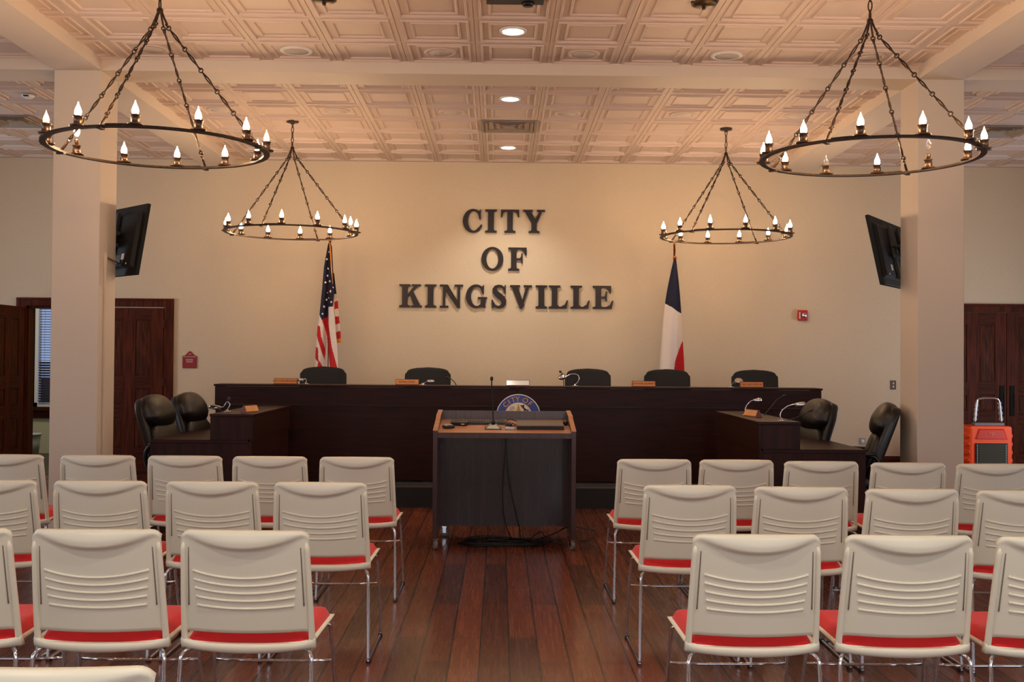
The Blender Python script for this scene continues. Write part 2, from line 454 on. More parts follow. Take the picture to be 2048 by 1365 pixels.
for x in (W2[0], -7.03, -6.985, W2[1]-.06): win.box(x, x+.06, RY-.02, RY+.1, W2[2], W2[3])
win.box(W2[0], W2[1], RY-.02, RY+.1, W2[2], W2[2]+.06).box(W2[0], W2[1], RY-.02, RY+.1, W2[3]-.06, W2[3])
wn[0] += 1
wp = tag(win.build('window_%d' % wn[0], WHITE), kind='structure')
MB().box(W2[0]-.1, W2[1]+.1, RY-.09, RY+.01, W2[2]-.05, W2[2]).box(W2[0]-.06, W2[1]+.06, RY-.03, RY, W2[2]-.17, W2[2]-.05).build('window_sill', OAKH, wp)
BLIND = mat('walnut_blind_slat', (92, 62, 48), .45)
for (xa, xb) in ((-7.77, -7.06), (-6.90, -5.63)):
    bl = MB(); z = W2[2]+.08
    while z < W2[3]-.08:
        tilt = .003 if z > 1.36 else .013
        bl.add([(xa, RY-.055, z+tilt), (xb, RY-.055, z+tilt), (xb, RY-.015, z-tilt), (xa, RY-.015, z-tilt),
                (xa, RY-.055, z+tilt+.003), (xb, RY-.055, z+tilt+.003), (xb, RY-.015, z-tilt+.003), (xa, RY-.015, z-tilt+.003)],
               [(0,3,2,1),(4,5,6,7),(0,1,5,4),(1,2,6,5),(2,3,7,6),(3,0,4,7)]); z += .038
    for x in (xa+.08, xb-.08): bl.tube([(x, RY-.035, W2[2]+.06), (x, RY-.035, W2[3]-.06)], .0015, 5)
    bl.box(xa, xb, RY-.06, RY-.01, W2[3]-.1, W2[3]-.06)
    tag(bl.build('window_blind', BLIND), 'dark wooden slatted blind, %s of the two in the passage window' % ('narrow one' if xb-xa < .8 else 'wide one'), 'blind', 'blinds in the passage window')
BIN = mat('translucent_bin_plastic', (170, 180, 172), .35, alpha=.6)
bn = empty('wastebasket', (-6.72, 15.2, 0), 0, 'small translucent plastic wastebasket beyond the open doorway', 'wastebasket')
MB().lathe([(.0, 0), (.105, 0), (.14, .33), (.134, .33), (.10, .01), (0, .01)], seg=24).build('bin_body', BIN, bn)
MB().lathe([(.138, .325), (.152, .325), (.152, .345), (.138, .345)], seg=24).build('rim', mat('bin_rim', (190, 200, 200), .4), bn)
# outside ground seen low through the passage window
tag(MB().box(-40, 20, 22, 60, -.6, -.5).box(-18, 2, 19.9, 20.2, -.6, 1.02).build('ground_outside', mat('dark_ground', (46, 50, 40), .9)), kind='structure')  # one even dark colour on the ground and the low upright strip
pl_ = bpy.data.lights.new('passage_area_light', 'AREA'); pl_.size = .5; pl_.energy = 14; pl_.color = (1, .9, .72)  # warm area light under the passage ceiling, without a fitting
po = bpy.data.objects.new('passage_area_light', pl_); col.objects.link(po); po.location = (-6.2, 14.6, 2.88)

# ------------------------------------------------------------------ things on the ceiling
def downlight(x, y, label, watt=26):
    t = empty('recessed_downlight', (x, y, ZC+.0075), 0, label, 'downlight', 'lit recessed downlights over the aisle')
    MB().lathe([(.078, .0), (.078, -.012), (.098, -.012), (.100, -.006), (.100, .0)], seg=36).build('trim_ring', WHITE, t)
    MB().lathe([(.0, -.006), (.077, -.006), (.077, -.002), (0, -.002)], seg=36).build('lens', LAMPLENS, t)
    ld = bpy.data.lights.new('downlight_beam', 'SPOT'); ld.energy = watt; ld.spot_size = R(115); ld.spot_blend = .7; ld.shadow_soft_size = .07; ld.color = (1, .9, .76)
    lo = bpy.data.objects.new('downlight_beam', ld); col.objects.link(lo); lo.location = (x, y, ZC-.01)
downlight(0, 7.71, 'lit round downlight nearest the camera, in the front ceiling bay')
downlight(0, 9.74, 'lit round downlight just behind the cross beam')
downlight(0, 12.015, 'lit round downlight closest to the lettered wall', 70)
for (x, y, e_) in ((0, 5.0, 30), (0, 2.2, 60), (-2.2, 1.7, 75), (2.2, 1.7, 95), (-2.2, -.6, 30), (2.2, -.6, 35)):   # unseen spots without fittings above and behind the camera, brightening the chair backs
    ld = bpy.data.lights.new('downlight_beam', 'SPOT'); ld.energy = e_; ld.spot_size = R(140); ld.spot_blend = .7; ld.shadow_soft_size = .07; ld.color = (1, .9, .76)
    lo = bpy.data.objects.new('downlight_beam', ld); col.objects.link(lo); lo.location = (x, y, ZC-.01)

NUMW = {1: 'first', 2: 'second', 3: 'third', 4: 'fourth', 5: 'fifth', 6: 'sixth'}
names = ['far left', 'left', 'inner left', 'inner right', 'right', 'far right']
for row, (y, where) in enumerate(((8.28, 'in front of the cross beam'), (10.31, 'behind the cross beam'))):
    for i, x in enumerate((-2.8, -1.68, -.56, .56, 1.68, 2.8)):
        bright = row == 0 and i in (1, 4)
        t = empty('ceiling_speaker', (x, y, ZC+.0075), 0, '%s round ceiling grille %s, %s from the left' % ('bright-rimmed' if bright else 'flat pale', where, NUMW[i+1]), 'speaker', 'round grilles in the ceiling tiles')
        MB().lathe([(.095, 0), (.095, -.012), (.125, -.009), (.128, 0)], seg=36).build('rim', WHITE if bright else CEIL, t)
        MB().lathe([(0, -.010), (.094, -.010), (.094, 0), (0, 0)], seg=36).build('grille', DISC, t)
def diffuser(x, y, label, dark):
    t = empty('air_diffuser', (x, y, ZC), 0, label, 'vent', 'square ceiling air diffusers')
    def ring(a, b, z0, z1):
        mb = MB()
        A = [(-a,-a,z0),(a,-a,z0),(a,a,z0),(-a,a,z0)]; B = [(-b,-b,z1),(b,-b,z1),(b,b,z1),(-b,b,z1)]
        C_ = [(p[0],p[1],p[2]+.004) for p in A]; D_ = [(p[0],p[1],p[2]+.004) for p in B]
        fs = []
        for e in range(4):
            e2 = (e+1)%4
            fs += [(e, e2, 4+e2, 4+e), (8+e, 12+e, 12+e2, 8+e2), (e, 8+e, 8+e2, e2), (4+e, 4+e2, 12+e2, 12+e)]
        mb.add(A+B+C_+D_, fs); return mb
    ring(.285, .255, -.012, -.012).build('frame', dark, t)
    MB().box(-.25, .25, -.25, .25, .010, .02).build('duct_plate', BLACK, t)
    for k, (a, b) in enumerate(((.245, .195), (.180, .135), (.115, .075))): ring(a, b, -.02, .012).build('louver', dark, t)
    MB().box(-.055, .055, -.055, .055, -.018, -.012).build('center_plate', dark, t)
VENT = mat('diffuser_grey', (150, 136, 122), .5)
diffuser(-.0, 10.875, 'square air diffuser over the dais between two lit downlights', VENT)
diffuser(-5.04, 10.875, 'square air diffuser above the left side aisle', VENT)
diffuser(5.04, 10.875, 'square air diffuser above the right side aisle', VENT)
t = empty('smoke_detector', (-4.42, 9.78, ZC), 0, 'small smoke detector with dark slot above the left side aisle', 'smoke detector')
MB().lathe([(.0, -.03), (.035, -.03), (.055, -.015), (.055, 0), (0, 0)], seg=24).build('housing', WHITE, t)
MB().box(-.02, .025, -.058, -.045, -.024, -.012).build('slot', BLACK, t)
for s, nm in ((-1, 'left'), (1, 'right')):
    t = empty('ceiling_mount_dome', (1.26*s, 7.03, ZC+.003), 0, 'dark dome fitting at top frame edge, %s' % ('left of the aisle' if s < 0 else 'right of the aisle'), 'ceiling fitting', 'dark fittings at the top edge')
    MB().lathe([(0, -.035), (.05, -.035), (.082, -.02), (.085, 0), (0, 0)], seg=28).build('dome', mat('dark_brass', (80, 62, 36), .35, metal=.6), t)
    MB().lathe([(0, -.052), (.012, -.052), (.014, -.03), (0, -.03)], seg=12).build('stem', BLACK, t)
t = empty('projector_mount', (.005, 6.99, ZC+.003), 0, 'dark rectangular projector mount plate at top centre of the ceiling', 'projector mount')
MB().box(-.19, .19, -.15, .055, -.03, 0).build('plate', DKGREY, t, .004)
MB().lathe([(0, -.05), (.035, -.05), (.045, -.03), (0, -.03)], seg=20, c=(.085, .02, 0)).build('swivel', BLACK, t)

# ------------------------------------------------------------------ chandeliers
RING_R = .651
def ring_mesh():
    mb = MB(); n = 96; w = .019; h = .006
    vs = []; fs = []
    for i in range(n):
        a = 2*PI*i/n; c, s_ = math.cos(a), math.sin(a)
        for (dr, z) in ((-w, -h), (w, -h), (w, h), (-w, h)): vs.append(((RING_R+dr)*c, (RING_R+dr)*s_, z))
    for i in range(n):
        j = (i+1)%n
        for k in range(4):
            k2 = (k+1)%4; fs.append((i*4+k, i*4+k2, j*4+k2, j*4+k))
    mb.add(vs, [f[::-1] for f in fs])
    for q in range(4):                                       # lapped joints beside each rod
        a0 = q*PI/2 + .05
        vs = []
        for i in range(9):
            a = a0 + .22*i/8; c, s_ = math.cos(a), math.sin(a)
            for (dr, z) in ((-w*.9, h), (w*.9, h), (w*.9, h+.007), (-w*.9, h+.007)): vs.append(((RING_R+dr)*c, (RING_R+dr)*s_, z))
        fs = []
        for i in range(8):
            for k in range(4):
                k2 = (k+1)%4; fs.append(((i+1)*4+k, (i+1)*4+k2, i*4+k2, i*4+k))
        fs += [(0,1,2,3), (35,34,33,32)]
        mb.add(vs, fs)
    return mb.mesh('ring', IRON)
def torus_pts(c, r, ax1, ax2, n=12): return [Vector(c)+ax1*(r*math.cos(2*PI*k/n))+ax2*(r*math.sin(2*PI*k/n)) for k in range(n)]
def rod_mesh(HUB):
    """in the local xz plane: from the hub (0,0,HUB) out to the ring (RING_R,0,0)"""
    mb = MB()
    mb.tube([(0, 0, HUB+.02), (.012, 0, HUB+.0), (.03, 0, HUB-.045), (.05, 0, HUB-.085)], .0065, 8)
    A = Vector((.055, 0, HUB-.10)); B = Vector((RING_R*.905, 0, (HUB-.10)*.105)); n = 5
    d = (B-A).normalized(); pv = Vector((0, 1, 0)); qv = d.cross(pv)
    for k in range(n+1):
        p = A.lerp(B, k/n)
        mb.tube(torus_pts(p+d*.008, .013, d, qv), .0042, 6, closed=True)
        mb.tube(torus_pts(p-d*.010, .013, d, pv), .0042, 6, closed=True)
    for k in range(n):
        p = A.lerp(B, k/n)+d*.022; q = A.lerp(B, (k+1)/n)-d*.024
        for sgn in (-1, 1):
            pts = []
            for i in range(11):
                t = i/10; bow = .0065*math.sin(PI*t)*sgn; tw = PI*.9*t
                pts.append(p.lerp(q, t) + (pv*math.cos(tw)+qv*math.sin(tw))*bow)
            mb.tube(pts, .0048, 6)
    mb.tube([B+d*.015, B+d*.04, Vector((RING_R-.006, 0, .012)), Vector((RING_R, 0, -.012))], [.006, .008, .009, .008], 8)
    mb.box(RING_R-.026, RING_R+.026, -.012, .012, -.016, -.006)
    return mb.mesh('suspension_rod', IRON)
def cup_mesh():
    return MB().lathe([(.0, .006), (.042, .006), (.046, .012), (.044, .016), (.026, .016), (.024, .022), (.024, .060), (.029, .062), (.029, .067), (.0225, .067), (.0225, .03), (0, .03)], seg=20).mesh('candle_cup', CUP)
def socket_mesh():
    return MB().lathe([(.0, .03), (.013, .03), (.013, .085), (.016, .088), (.011, .093), (.015, .098), (.012, .105), (0, .105)], seg=14).mesh('socket', CUP)
def bulb_mesh(m, key):
    pr = [(.009, .0), (.013, .008), (.0180, .022), (.0188, .031), (.0168, .043), (.0122, .056), (.0075, .067), (.0038, .077), (.0012, .088), (0, .09)]
    return MB().lathe(pr, seg=16).mesh('bulb', m)
def chain_mesh(L, HUB):
    mb = MB(); n = max(2, int(round(L/.055))); s_ = L/n
    for k in range(n):
        z = HUB+.01+s_*(k+.5); ax = Vector((1, 0, 0)) if k % 2 == 0 else Vector((0, 1, 0))
        mb.tube([Vector((0, 0, z))+ax*(.012*math.cos(a))+Vector((0, 0, 1))*((s_/2+.004)*math.sin(a)) for a in [2*PI*i/14 for i in range(14)]], .0042, 6, closed=True)
    mb.pad((0, 0, HUB+.005), (.02, .02, .022), 1, nu=14, nv=8)
    return mb.mesh('chain', IRON)
def chandelier(x, y, z, phi0, label, special, HUB=.85):
    t = empty('chandelier', (x, y, z), R(phi0), label, 'chandelier', 'round iron ring chandeliers')
    link('ring', cached('ring', ring_mesh), t)
    for q in range(4): link('suspension_rod', cached('rod%.3f' % HUB, lambda: rod_mesh(HUB)), t, rot=(0, 0, q*PI/2))
    L = ZC - z - HUB - .02
    link('chain', chain_mesh(L, HUB), t)
    cz = ZC - z - .001
    MB().lathe([(0, -.03), (.018, -.03), (.022, -.016), (.06, -.012), (.062, -.004), (.062, .0), (0, 0)], (0, 0, cz), 28).build('ceiling_canopy', IRON, t)
    for k in range(12):
        a = R(17 + 30*k)                                   # 3 candles between neighbouring rods
        st = special.get(k, 'lit'); base = 0
        c = link('candle_cup', cached('cup', cup_mesh), t, loc=(RING_R*math.cos(a), RING_R*math.sin(a), 0))
        if 'raised' in st:
            link('socket', cached('socket', socket_mesh), c); base = .072
        if 'clear' in st: me = cached('bclear', lambda: bulb_mesh(CLEAR, 'c'))
        elif 'dim' in st: me = cached('bdim', lambda: bulb_mesh(BULBDIM, 'd'))
        else: me = cached('blit', lambda: bulb_mesh(BULB, 'l'))
        link('bulb', me, c, loc=(0, 0, .056+base))
    return t
# k counts the cups round the ring; phi0 turns the whole fitting
chandelier(-2.187, 6.55, 2.742, 80, 'iron ring chandelier hanging front left, with two faint bulbs at its sides', {4: 'dim', 9: 'dim', 2: 'raised'})
chandelier(2.213, 6.58, 2.737, 49.5, 'iron ring chandelier hanging front right, with two unlit clear bulbs', {11: 'raised clear', 1: 'clear'})
chandelier(-2.19, 10.76, 2.72, 76, 'iron ring chandelier hanging back left, above the striped flag', {10: 'raised'})
chandelier(2.236, 10.91, 2.735, 48, 'iron ring chandelier hanging back right, above the three-colour flag', {})

# ------------------------------------------------------------------ wall letters: bold slab serif
def q(*p): return list(p)
def bracket(x0, x1, y0, y1):   # rectangular serif
    return [(x0, y0), (x1, y0), (x1, y1), (x0, y1)]
def arc(cx, cy, rx, ry, ix, iy, irx, iry, a0, a1, n=30):
    out = []
    for i in range(n):
        a, b = R(a0+(a1-a0)*i/n), R(a0+(a1-a0)*(i+1)/n)
        out.append([(cx+rx*math.cos(a), cy+ry*math.sin(a)), (cx+rx*math.cos(b), cy+ry*math.sin(b)), (ix+irx*math.cos(b), iy+iry*math.sin(b)), (ix+irx*math.cos(a), iy+iry*math.sin(a))])
    return out
SH = .085
def stem(x0, x1, y0=0, y1=1, top=True, bot=True, ext=.12):
    o = [[(x0, y0), (x1, y0), (x1, y1), (x0, y1)]]
    if bot: o += [bracket(x0-ext, x1+ext, 0, SH), [(x0-.05, SH), (x1+.05, SH), (x1, SH+.05), (x0, SH+.05)]]
    if top: o += [bracket(x0-ext, x1+ext, 1-SH, 1), [(x0-.05, 1-SH), (x0, 1-SH-.05), (x1, 1-SH-.05), (x1+.05, 1-SH)]]
    return o
def stroke(pts):
    """pts: (x,y,halfwidth) -> quads"""
    L_, R_ = [], []
    for i, (x, y, w) in enumerate(pts):
        a = pts[max(i-1, 0)]; b = pts[min(i+1, len(pts)-1)]
        dx, dy = b[0]-a[0], b[1]-a[1]; l = math.hypot(dx, dy); nx, ny = -dy/l, dx/l
        L_.append((x+nx*w, y+ny*w)); R_.append((x-nx*w, y-ny*w))
    return [[L_[i], R_[i], R_[i+1], L_[i+1]] for i in range(len(pts)-1)]
G = {}
G['I'] = (.49, stem(.12, .37))
G['T'] = (.79, stem(.275, .515, top=False) + [bracket(0, .79, .905, 1), [(0, .67), (.05, .67), (.10, .84), (.20, .91), (0, .91)], [(.79, .67), (.74, .67), (.69, .84), (.59, .91), (.79, .91)]])
G['Y'] = (.95, [[(.365, 0), (.60, 0), (.60, .47), (.365, .47)], [(.07, .93), (.345, .93), (.60, .47), (.50, .36), (.365, .42)], [(.70, .93), (.84, .93), (.60, .40), (.50, .36), (.48, .50)],
        bracket(0, .42, 1-SH, 1), bracket(.60, .95, 1-SH, 1), bracket(.245, .72, 0, SH), [(.315, SH), (.65, SH), (.60, SH+.05), (.365, SH+.05)]])
G['O'] = (.95, arc(.475, .5, .475, .515, .475, .5, .255, .42, 0, 360, 48))
G['C'] = (.83, arc(.44, .5, .44, .515, .47, .5, .245, .42, 52, 318, 36) + [[(.60, .90), (.71, .93), (.76, 1.0), (.775, 1.0), (.775, .56), (.715, .56), (.66, .76)], [(.65, .10), (.76, .155), (.835, .29), (.82, .345), (.77, .34), (.70, .235), (.62, .17)]])
G['G'] = (.915, arc(.44, .5, .44, .515, .47, .5, .245, .42, 52, 305, 36) + [[(.60, .90), (.71, .93), (.76, 1.0), (.78, 1.0), (.78, .60), (.72, .60), (.66, .76)], [(.63, .02), (.65, .40), (.85, .40), (.85, 0), (.80, 0), (.76, .06)], bracket(.52, .915, .39, .47)])
G['F'] = (.79, stem(.12, .36, top=False) + [bracket(0, .79, .91, 1), [(.07, .91), (.12, .86), (.36, .86), (.41, .91)], [(.79, .91), (.79, .66), (.735, .66), (.68, .80), (.56, .91)], bracket(.36, .60, .455, .535),
        [(.62, .31), (.62, .76), (.57, .76), (.55, .60), (.49, .53), (.49, .46), (.55, .42), (.57, .31)]])
G['E'] = (.89, [[(.12, 0), (.36, 0), (.36, 1), (.12, 1)], bracket(0, .79, .91, 1), [(.79, .91), (.79, .66), (.735, .66), (.68, .80), (.56, .91)], bracket(.36, .58, .455, .535), [(.61, .32), (.61, .76), (.56, .76), (.54, .60), (.48, .53), (.48, .46), (.54, .42), (.56, .32)],
        bracket(0, .82, 0, .085), [(.82, 0), (.89, .36), (.835, .36), (.74, .18), (.58, .085)], [(.07, .91), (.12, .86), (.36, .86), (.41, .91)], [(.07, .085), (.41, .085), (.36, .13), (.12, .13)]])
G['L'] = (.83, [[(.12, 0), (.36, 0), (.36, 1), (.12, 1)], bracket(0, .49, 1-SH, 1), bracket(0, .76, 0, .085), [(.76, 0), (.83, .36), (.775, .36), (.69, .18), (.53, .085)], [(.07, .91), (.12, .86), (.36, .86), (.41, .91)], [(.07, .085), (.45, .085), (.36, .16), (.12, .13)]])
G['K'] = (.98, [[(.12, 0), (.36, 0), (.36, 1), (.12, 1)], bracket(0, .47, 1-SH, 1), bracket(0, .47, 0, SH), [(.36, .44), (.36, .57), (.64, .93), (.82, .93)], [(.44, .58), (.585, .72), (.92, .07), (.62, .07)],
        bracket(.54, .93, 1-SH, 1), bracket(.51, .98, 0, SH), [(.07, .915), (.12, .86), (.36, .86), (.41, .915)], [(.07, .085), (.41, .085), (.36, .13), (.12, .13)]])
G['N'] = (1.0, [[(.13, 0), (.235, 0), (.235, .95), (.13, .95)], [(.765, .10), (.87, .0), (.87, 1), (.765, 1)], [(.05, 1), (.33, 1), (.87, .12), (.87, -.02), (.755, -.02), (.13, .88)], bracket(0, .20, 1-SH, 1), bracket(.63, 1.0, 1-SH, 1), bracket(0, .37, 0, SH)])
G['V'] = (.94, [[(.07, .93), (.34, .93), (.62, .13), (.52, -.03), (.44, -.03)], [(.70, .93), (.83, .93), (.52, -.03), (.46, .12)], bracket(0, .43, 1-SH, 1), bracket(.59, .94, 1-SH, 1)])
sp_ = [(.575, .74, .045), (.52, .87, .05), (.42, .945, .055), (.30, .955, .06), (.19, .91, .08), (.135, .81, .10), (.15, .71, .115), (.24, .60, .125), (.36, .505, .13), (.47, .41, .125), (.53, .30, .115), (.525, .19, .10), (.46, .09, .08), (.35, .04, .062), (.23, .05, .055), (.13, .12, .05), (.06, .24, .045)]
G['S'] = (.65, stroke(sp_) + [[(.55, .84), (.565, 1.0), (.61, 1.0), (.62, .62), (.575, .62), (.545, .72)], [(.0, .36), (.05, .36), (.12, .18), (.10, .05), (.06, 0), (.02, 0)]])
rows = [
 ('CITY', 'of the top word CITY', [('C', 622, 797), ('I', 825, 930), ('T', 967, 1133), ('Y', 1168, 1366)], 3.276, 2.993),
 ('OF', 'of the middle word OF', [('O', 793, 992), ('F', 1036, 1202)], 2.815, 2.533),
 ('KINGSVILLE', 'of the bottom word KINGSVILLE', [('K', 53, 258), ('I', 285, 387), ('N', 420, 630), ('G', 655, 847), ('S', 888, 1024), ('V', 1055, 1252), ('I', 1287, 1390), ('L', 1408, 1582), ('L', 1605, 1778), ('E', 1806, 1993)], 2.357, 2.076)]
WHICH = {('KINGSVILLE', 1): 'first letter I', ('KINGSVILLE', 6): 'second letter I', ('KINGSVILLE', 7): 'first letter L', ('KINGSVILLE', 8): 'second letter L'}
for (word, desc, ls, zt, zb) in rows:
    for i, (ch, a, b) in enumerate(ls):
        xa = -.538 + (a-622)*.0013412; xb = -.538 + (b-622)*.0013412
        w, polys = G[ch]; H = zt-zb; mb = MB()
        for k_, p in enumerate(polys): mb.prism([(x/w*(xb-xa), y*H) for (x, y) in p], -.024-.00012*k_, -.006+.00012*k_)
        # mounting studs hold the letter off the wall
        mb.box((xb-xa)*.3, (xb-xa)*.3+.01, -.012, 0, .03*H, .06*H).box((xb-xa)*.35, (xb-xa)*.35+.01, -.012, 0, .93*H, .96*H)
        o = mb.build('wall_letter', LETTER, None, 0, (xa, YW, zb))
        tag(o, 'dark metal %s %s on the back wall' % (WHICH.get((word, i), 'letter '+ch), desc), 'letter', 'raised letters on the back wall')

# ------------------------------------------------------------------ dais
PLX0, PLX1 = -3.02, 3.26
t = empty('dais_platform', (0, 10.45, 0), 0, 'low black step platform carrying the long dark dais', 'platform')
MB().box(PLX0, PLX1, .0, YW-.03-10.45, 0, .204).build('step_base', PLINTH, t)
MB().box(PLX0, PLX1, -.006, .03, .199, .212).build('edge_nosing', mat('nosing_metal', (110, 102, 96), .35, metal=.7), t)
MB().box(PLX0, PLX1, .03, YW-.03-10.45, .204, .211).build('step_top', mat('charcoal_carpet', (52, 46, 44), .95), t)
t = empty('council_dais', (0, 10.75, .211), 0, 'long dark wood council dais with a raised front ledge', 'dais')
X0, X1, S = -2.938, 3.183, .105
zt = 1.187-.211; zm = .985-.211
MB().box(X0+.02, S-.004, .012, .035, .02, zm-.012).box(S+.004, X1-.02, .012, .035, .02, zm-.012).build('front_panel', DESK, t, .002)
MB().box(X0, S-.003, 0, .03, zm, zt-.022).box(S+.003, X1, 0, .03, zm, zt-.022).build('riser_panel', DESK, t, .002)
MB().box(S-.08, S+.08, .03, .034, zm, zt-.021).build('seam_backing', DESK, t)
MB().box(X0-.01, S-.001, -.012, .30, zt-.02, zt).box(S+.001, X1+.01, -.012, .30, zt-.02, zt).build('ledge_top', DESK, t, .002)
MB().box(X0, X1, -.004, .014, zm-.014, zm-.002).build('trim_strip', DESK, t)
MB().box(X0, X0+.03, .03, .85, 0, zm).box(X1-.03, X1, .03, .85, 0, zm).box(X0, X0+.03, .03, .30, zm, zt-.02).box(X1-.03, X1, .03, .30, zm, zt-.02).box(-.9, -.87, .035, .8, 0, .74).box(1.1, 1.13, .035, .8, 0, .74).build('end_panel', DESKV, t)
MB().box(X0+.03, X1-.03, .035, .85, .74, .77).build('worktop', DESK, t, .002)
# city seal hanging on the front panel
t = empty('city_seal', (.115, 10.745, .883), 0, 'round blue and cream city seal plaque on the dais front', 'plaque')
Rr = .225
def disc(r, y0, y1): return MB().lathe([(0, y0), (r, y0), (r, y1), (0, y1)], seg=64, M=Matrix.Rotation(R(90), 4, 'X'))
disc(Rr, .0, .008).build('rim', WHITE, t)
disc(Rr-.008, .008, .0095).build('band', BLUESEAL, t)
disc(.140, .0095, .011).build('field', CREAM, t)
tx = MB()
def round_text(s_, a0, step, rad, flip=False):
    for i, ch in enumerate(s_):
        if ch == ' ': continue
        a = a0 - step*i if not flip else a0 + step*i
        rot = R(a-90) if not flip else R(a+90)
        M = Matrix.Translation((rad*math.cos(R(a)), -.0105, rad*math.sin(R(a)))) @ FACE_CAM @ Matrix.Rotation(rot, 4, 'Z')
        merge(tx, text_mb(ch, .072, .0012, M))
        M2 = Matrix.Translation((.0022, 0, .0016)) @ M; merge(tx, text_mb(ch, .072, .0011, M2))
for args_ in (('CITY', 138, 15, .172), ('OF', 67, 19, .172), ('KINGSVILLE', 214, 12.4, .182, True)):
    tx = MB(); round_text(*args_); tx.build('lettering', YEL, t)
em = MB()
em.prism([(-.030, .02), (0, .128), (.030, .02), (.012, .02), (0, .085), (-.012, .02)], -.013, -.0108)
em.prism([(-.016, .0), (0, .09), (.016, .0)], -.0125, -.0108)
em.build('derrick', YEL, t)
ol = MB(); ol.tube([(-.034, -.0125, .0), (0, -.0125, .122), (.034, -.0125, .0)], .002, 5); ol.build('derrick_outline', BLACK, t)
pl2 = MB()
pl2.prism([(.018, .113), (.032, .116), (.045, .110), (.063, .085), (.100, .062), (.098, .053), (.060, .068), (.040, .088)], -.0125, -.0108)
pl2.prism([(.042, .100), (.050, .122), (.060, .118), (.056, .092)], -.0125, -.0108); pl2.prism([(.052, .082), (.060, .050), (.075, .052), (.068, .078)], -.0125, -.0108); pl2.prism([(.088, .062), (.098, .072), (.108, .070), (.098, .056)], -.0125, -.0108)
pl2.build('jet_silhouette', mat('seal_navy', (34, 40, 62), .5), t)
sk = MB()
for (cx_, cz_, r_) in ((-.068, .088, .014), (-.050, .094, .010), (-.078, .066, .011), (-.056, .070, .013), (-.040, .078, .008)):
    sk.tube([(cx_+r_*math.cos(a), -.0115, cz_+r_*.7*math.sin(a)) for a in [2*PI*i/10 for i in range(10)]], .0011, 4, closed=True)
sk.build('tree_sketch', mat('seal_grey', (110, 104, 96), .6), t)

# ------------------------------------------------------------------ wing desks
def wing(name_lbl, x_in, x_rise, x_out, y0, y1, side):
    """x_in: face towards the aisle; side=-1 left wing, +1 right wing"""
    t = empty('wing_desk', (0, 0, 0), 0, name_lbl, 'desk', 'dark wood desks flanking the dais')
    def bx(xa, xb, ya, yb, za, zb): 
        a, b = min(xa, xb), max(xa, xb); return MB().box(a, b, ya, yb, za, zb)
    o = side
    pan = bx(x_in, x_in+.03*o, y0, y1, 0, .765); merge(pan, bx(x_in+.03*o, x_out, y0, y0+.03, 0, .745)); merge(pan, bx(x_in+.03*o, x_out-.02*o, y1-.03, y1, 0, .745))
    pan.build('modesty_panel', DESKV, t, .002)
    bx(x_in+.03*o, x_out, y0-.005, y1, .745, .775).build('worktop', DESK, t, .002)
    r = bx(x_in-.008*o, x_in+.02*o, y0-.008, y1, .782, .965); merge(r, bx(x_in+.02*o, x_rise, y0-.008, y0+.02, .777, .965)); merge(r, bx(x_rise-.02*o, x_rise, y0+.02, y1, .777, .965))
    r.build('riser_panel', DESKV, t, .002)
    bx(x_in-.014*o, x_rise+.004*o, y0-.014, y1, .967, .99).build('ledge_top', DESK, t, .002)
    ts = bx(x_in-.012*o, x_in+.01*o, y0-.012, y1, .767, .780); merge(ts, bx(x_in+.01*o, x_rise, y0-.012, y0+.012, .7752, .780)); ts.build('trim_strip', DESK, t)
    return t
wing('dark desk left of the lectern, running back to the dais', -2.13, -2.475, -2.97, 8.88, 10.42, -1)
wing('dark desk right of the lectern, its top holding two lamps', 1.962, 2.28, 2.80, 8.33, 9.96, 1)

# ------------------------------------------------------------------ nameplates
def nameplate(loc, rz, txt, label, glare=False, w=.235):
    t = empty('nameplate', loc, rz, label, 'nameplate', 'wooden nameplates on the desks')
    MB().prism([(0, 0), (.062, 0), (.036, .062), (.024, .062)], -w/2, w/2, 'x').build('block', mat('nameplate_block', (110, 52, 24), .4), t, .001)
    s0, s1 = Vector((0, .003, .010)), Vector((0, .021, .056)); n = Vector((0, -.93, .365))
    vs = []
    for sx in (-1, 1):
        for p in (s0, s1): vs.append((sx*(w/2-.004), p.y, p.z)); 
    for sx in (-1, 1):
        for p in (s0, s1): vs.append((sx*(w/2-.004), p.y+n.y*.004, p.z+n.z*.004))
    P_ = MB().add(vs, [(4,6,7,5), (0,1,3,2), (0,4,5,1), (2,3,7,6), (0,2,6,4), (1,5,7,3)])
    P_.build('face_plate', mat('painted_glare_plate', (255, 254, 250), .1, coat=1) if glare else PLATEWOOD, t)  # glare variant: window reflection painted as a white face colour
    if txt:
        ang = math.atan2(.046, .018)
        M = Matrix.Translation((0, .0075, .035)) @ Matrix.Rotation(ang, 4, 'X')
        text_mb(txt, .028, .0006, M).build('engraved_text', TEXTBROWN, t)
    return t
ZD = 1.187
NP = [(-2.235, 'HECTOR HINOJOSA', 'wooden nameplate on the dais ledge before the leftmost chair'),
      (-1.01, 'EDNA LOPEZ', 'wooden nameplate on the dais ledge before the second chair'),
      (1.385, 'DIANNE LEUBERT', 'wooden nameplate on the dais ledge below the three-colour flag'),
      (2.48, 'ARTURO PECOS', 'wooden nameplate on the dais ledge before the rightmost chair')]
for (x, s_, l) in NP: nameplate((x, 10.76, ZD), 0, s_, l)
nameplate((.108, 10.76, ZD), 0, None, 'nameplate painted white for glare at the middle of the dais ledge', True)
nameplate((-2.18, 9.12, .99), R(72), None, 'wooden nameplate on the left wing desk', w=.20)
nameplate((2.04, 9.0, .99), R(-72), None, 'wooden nameplate on the right wing desk', w=.20)

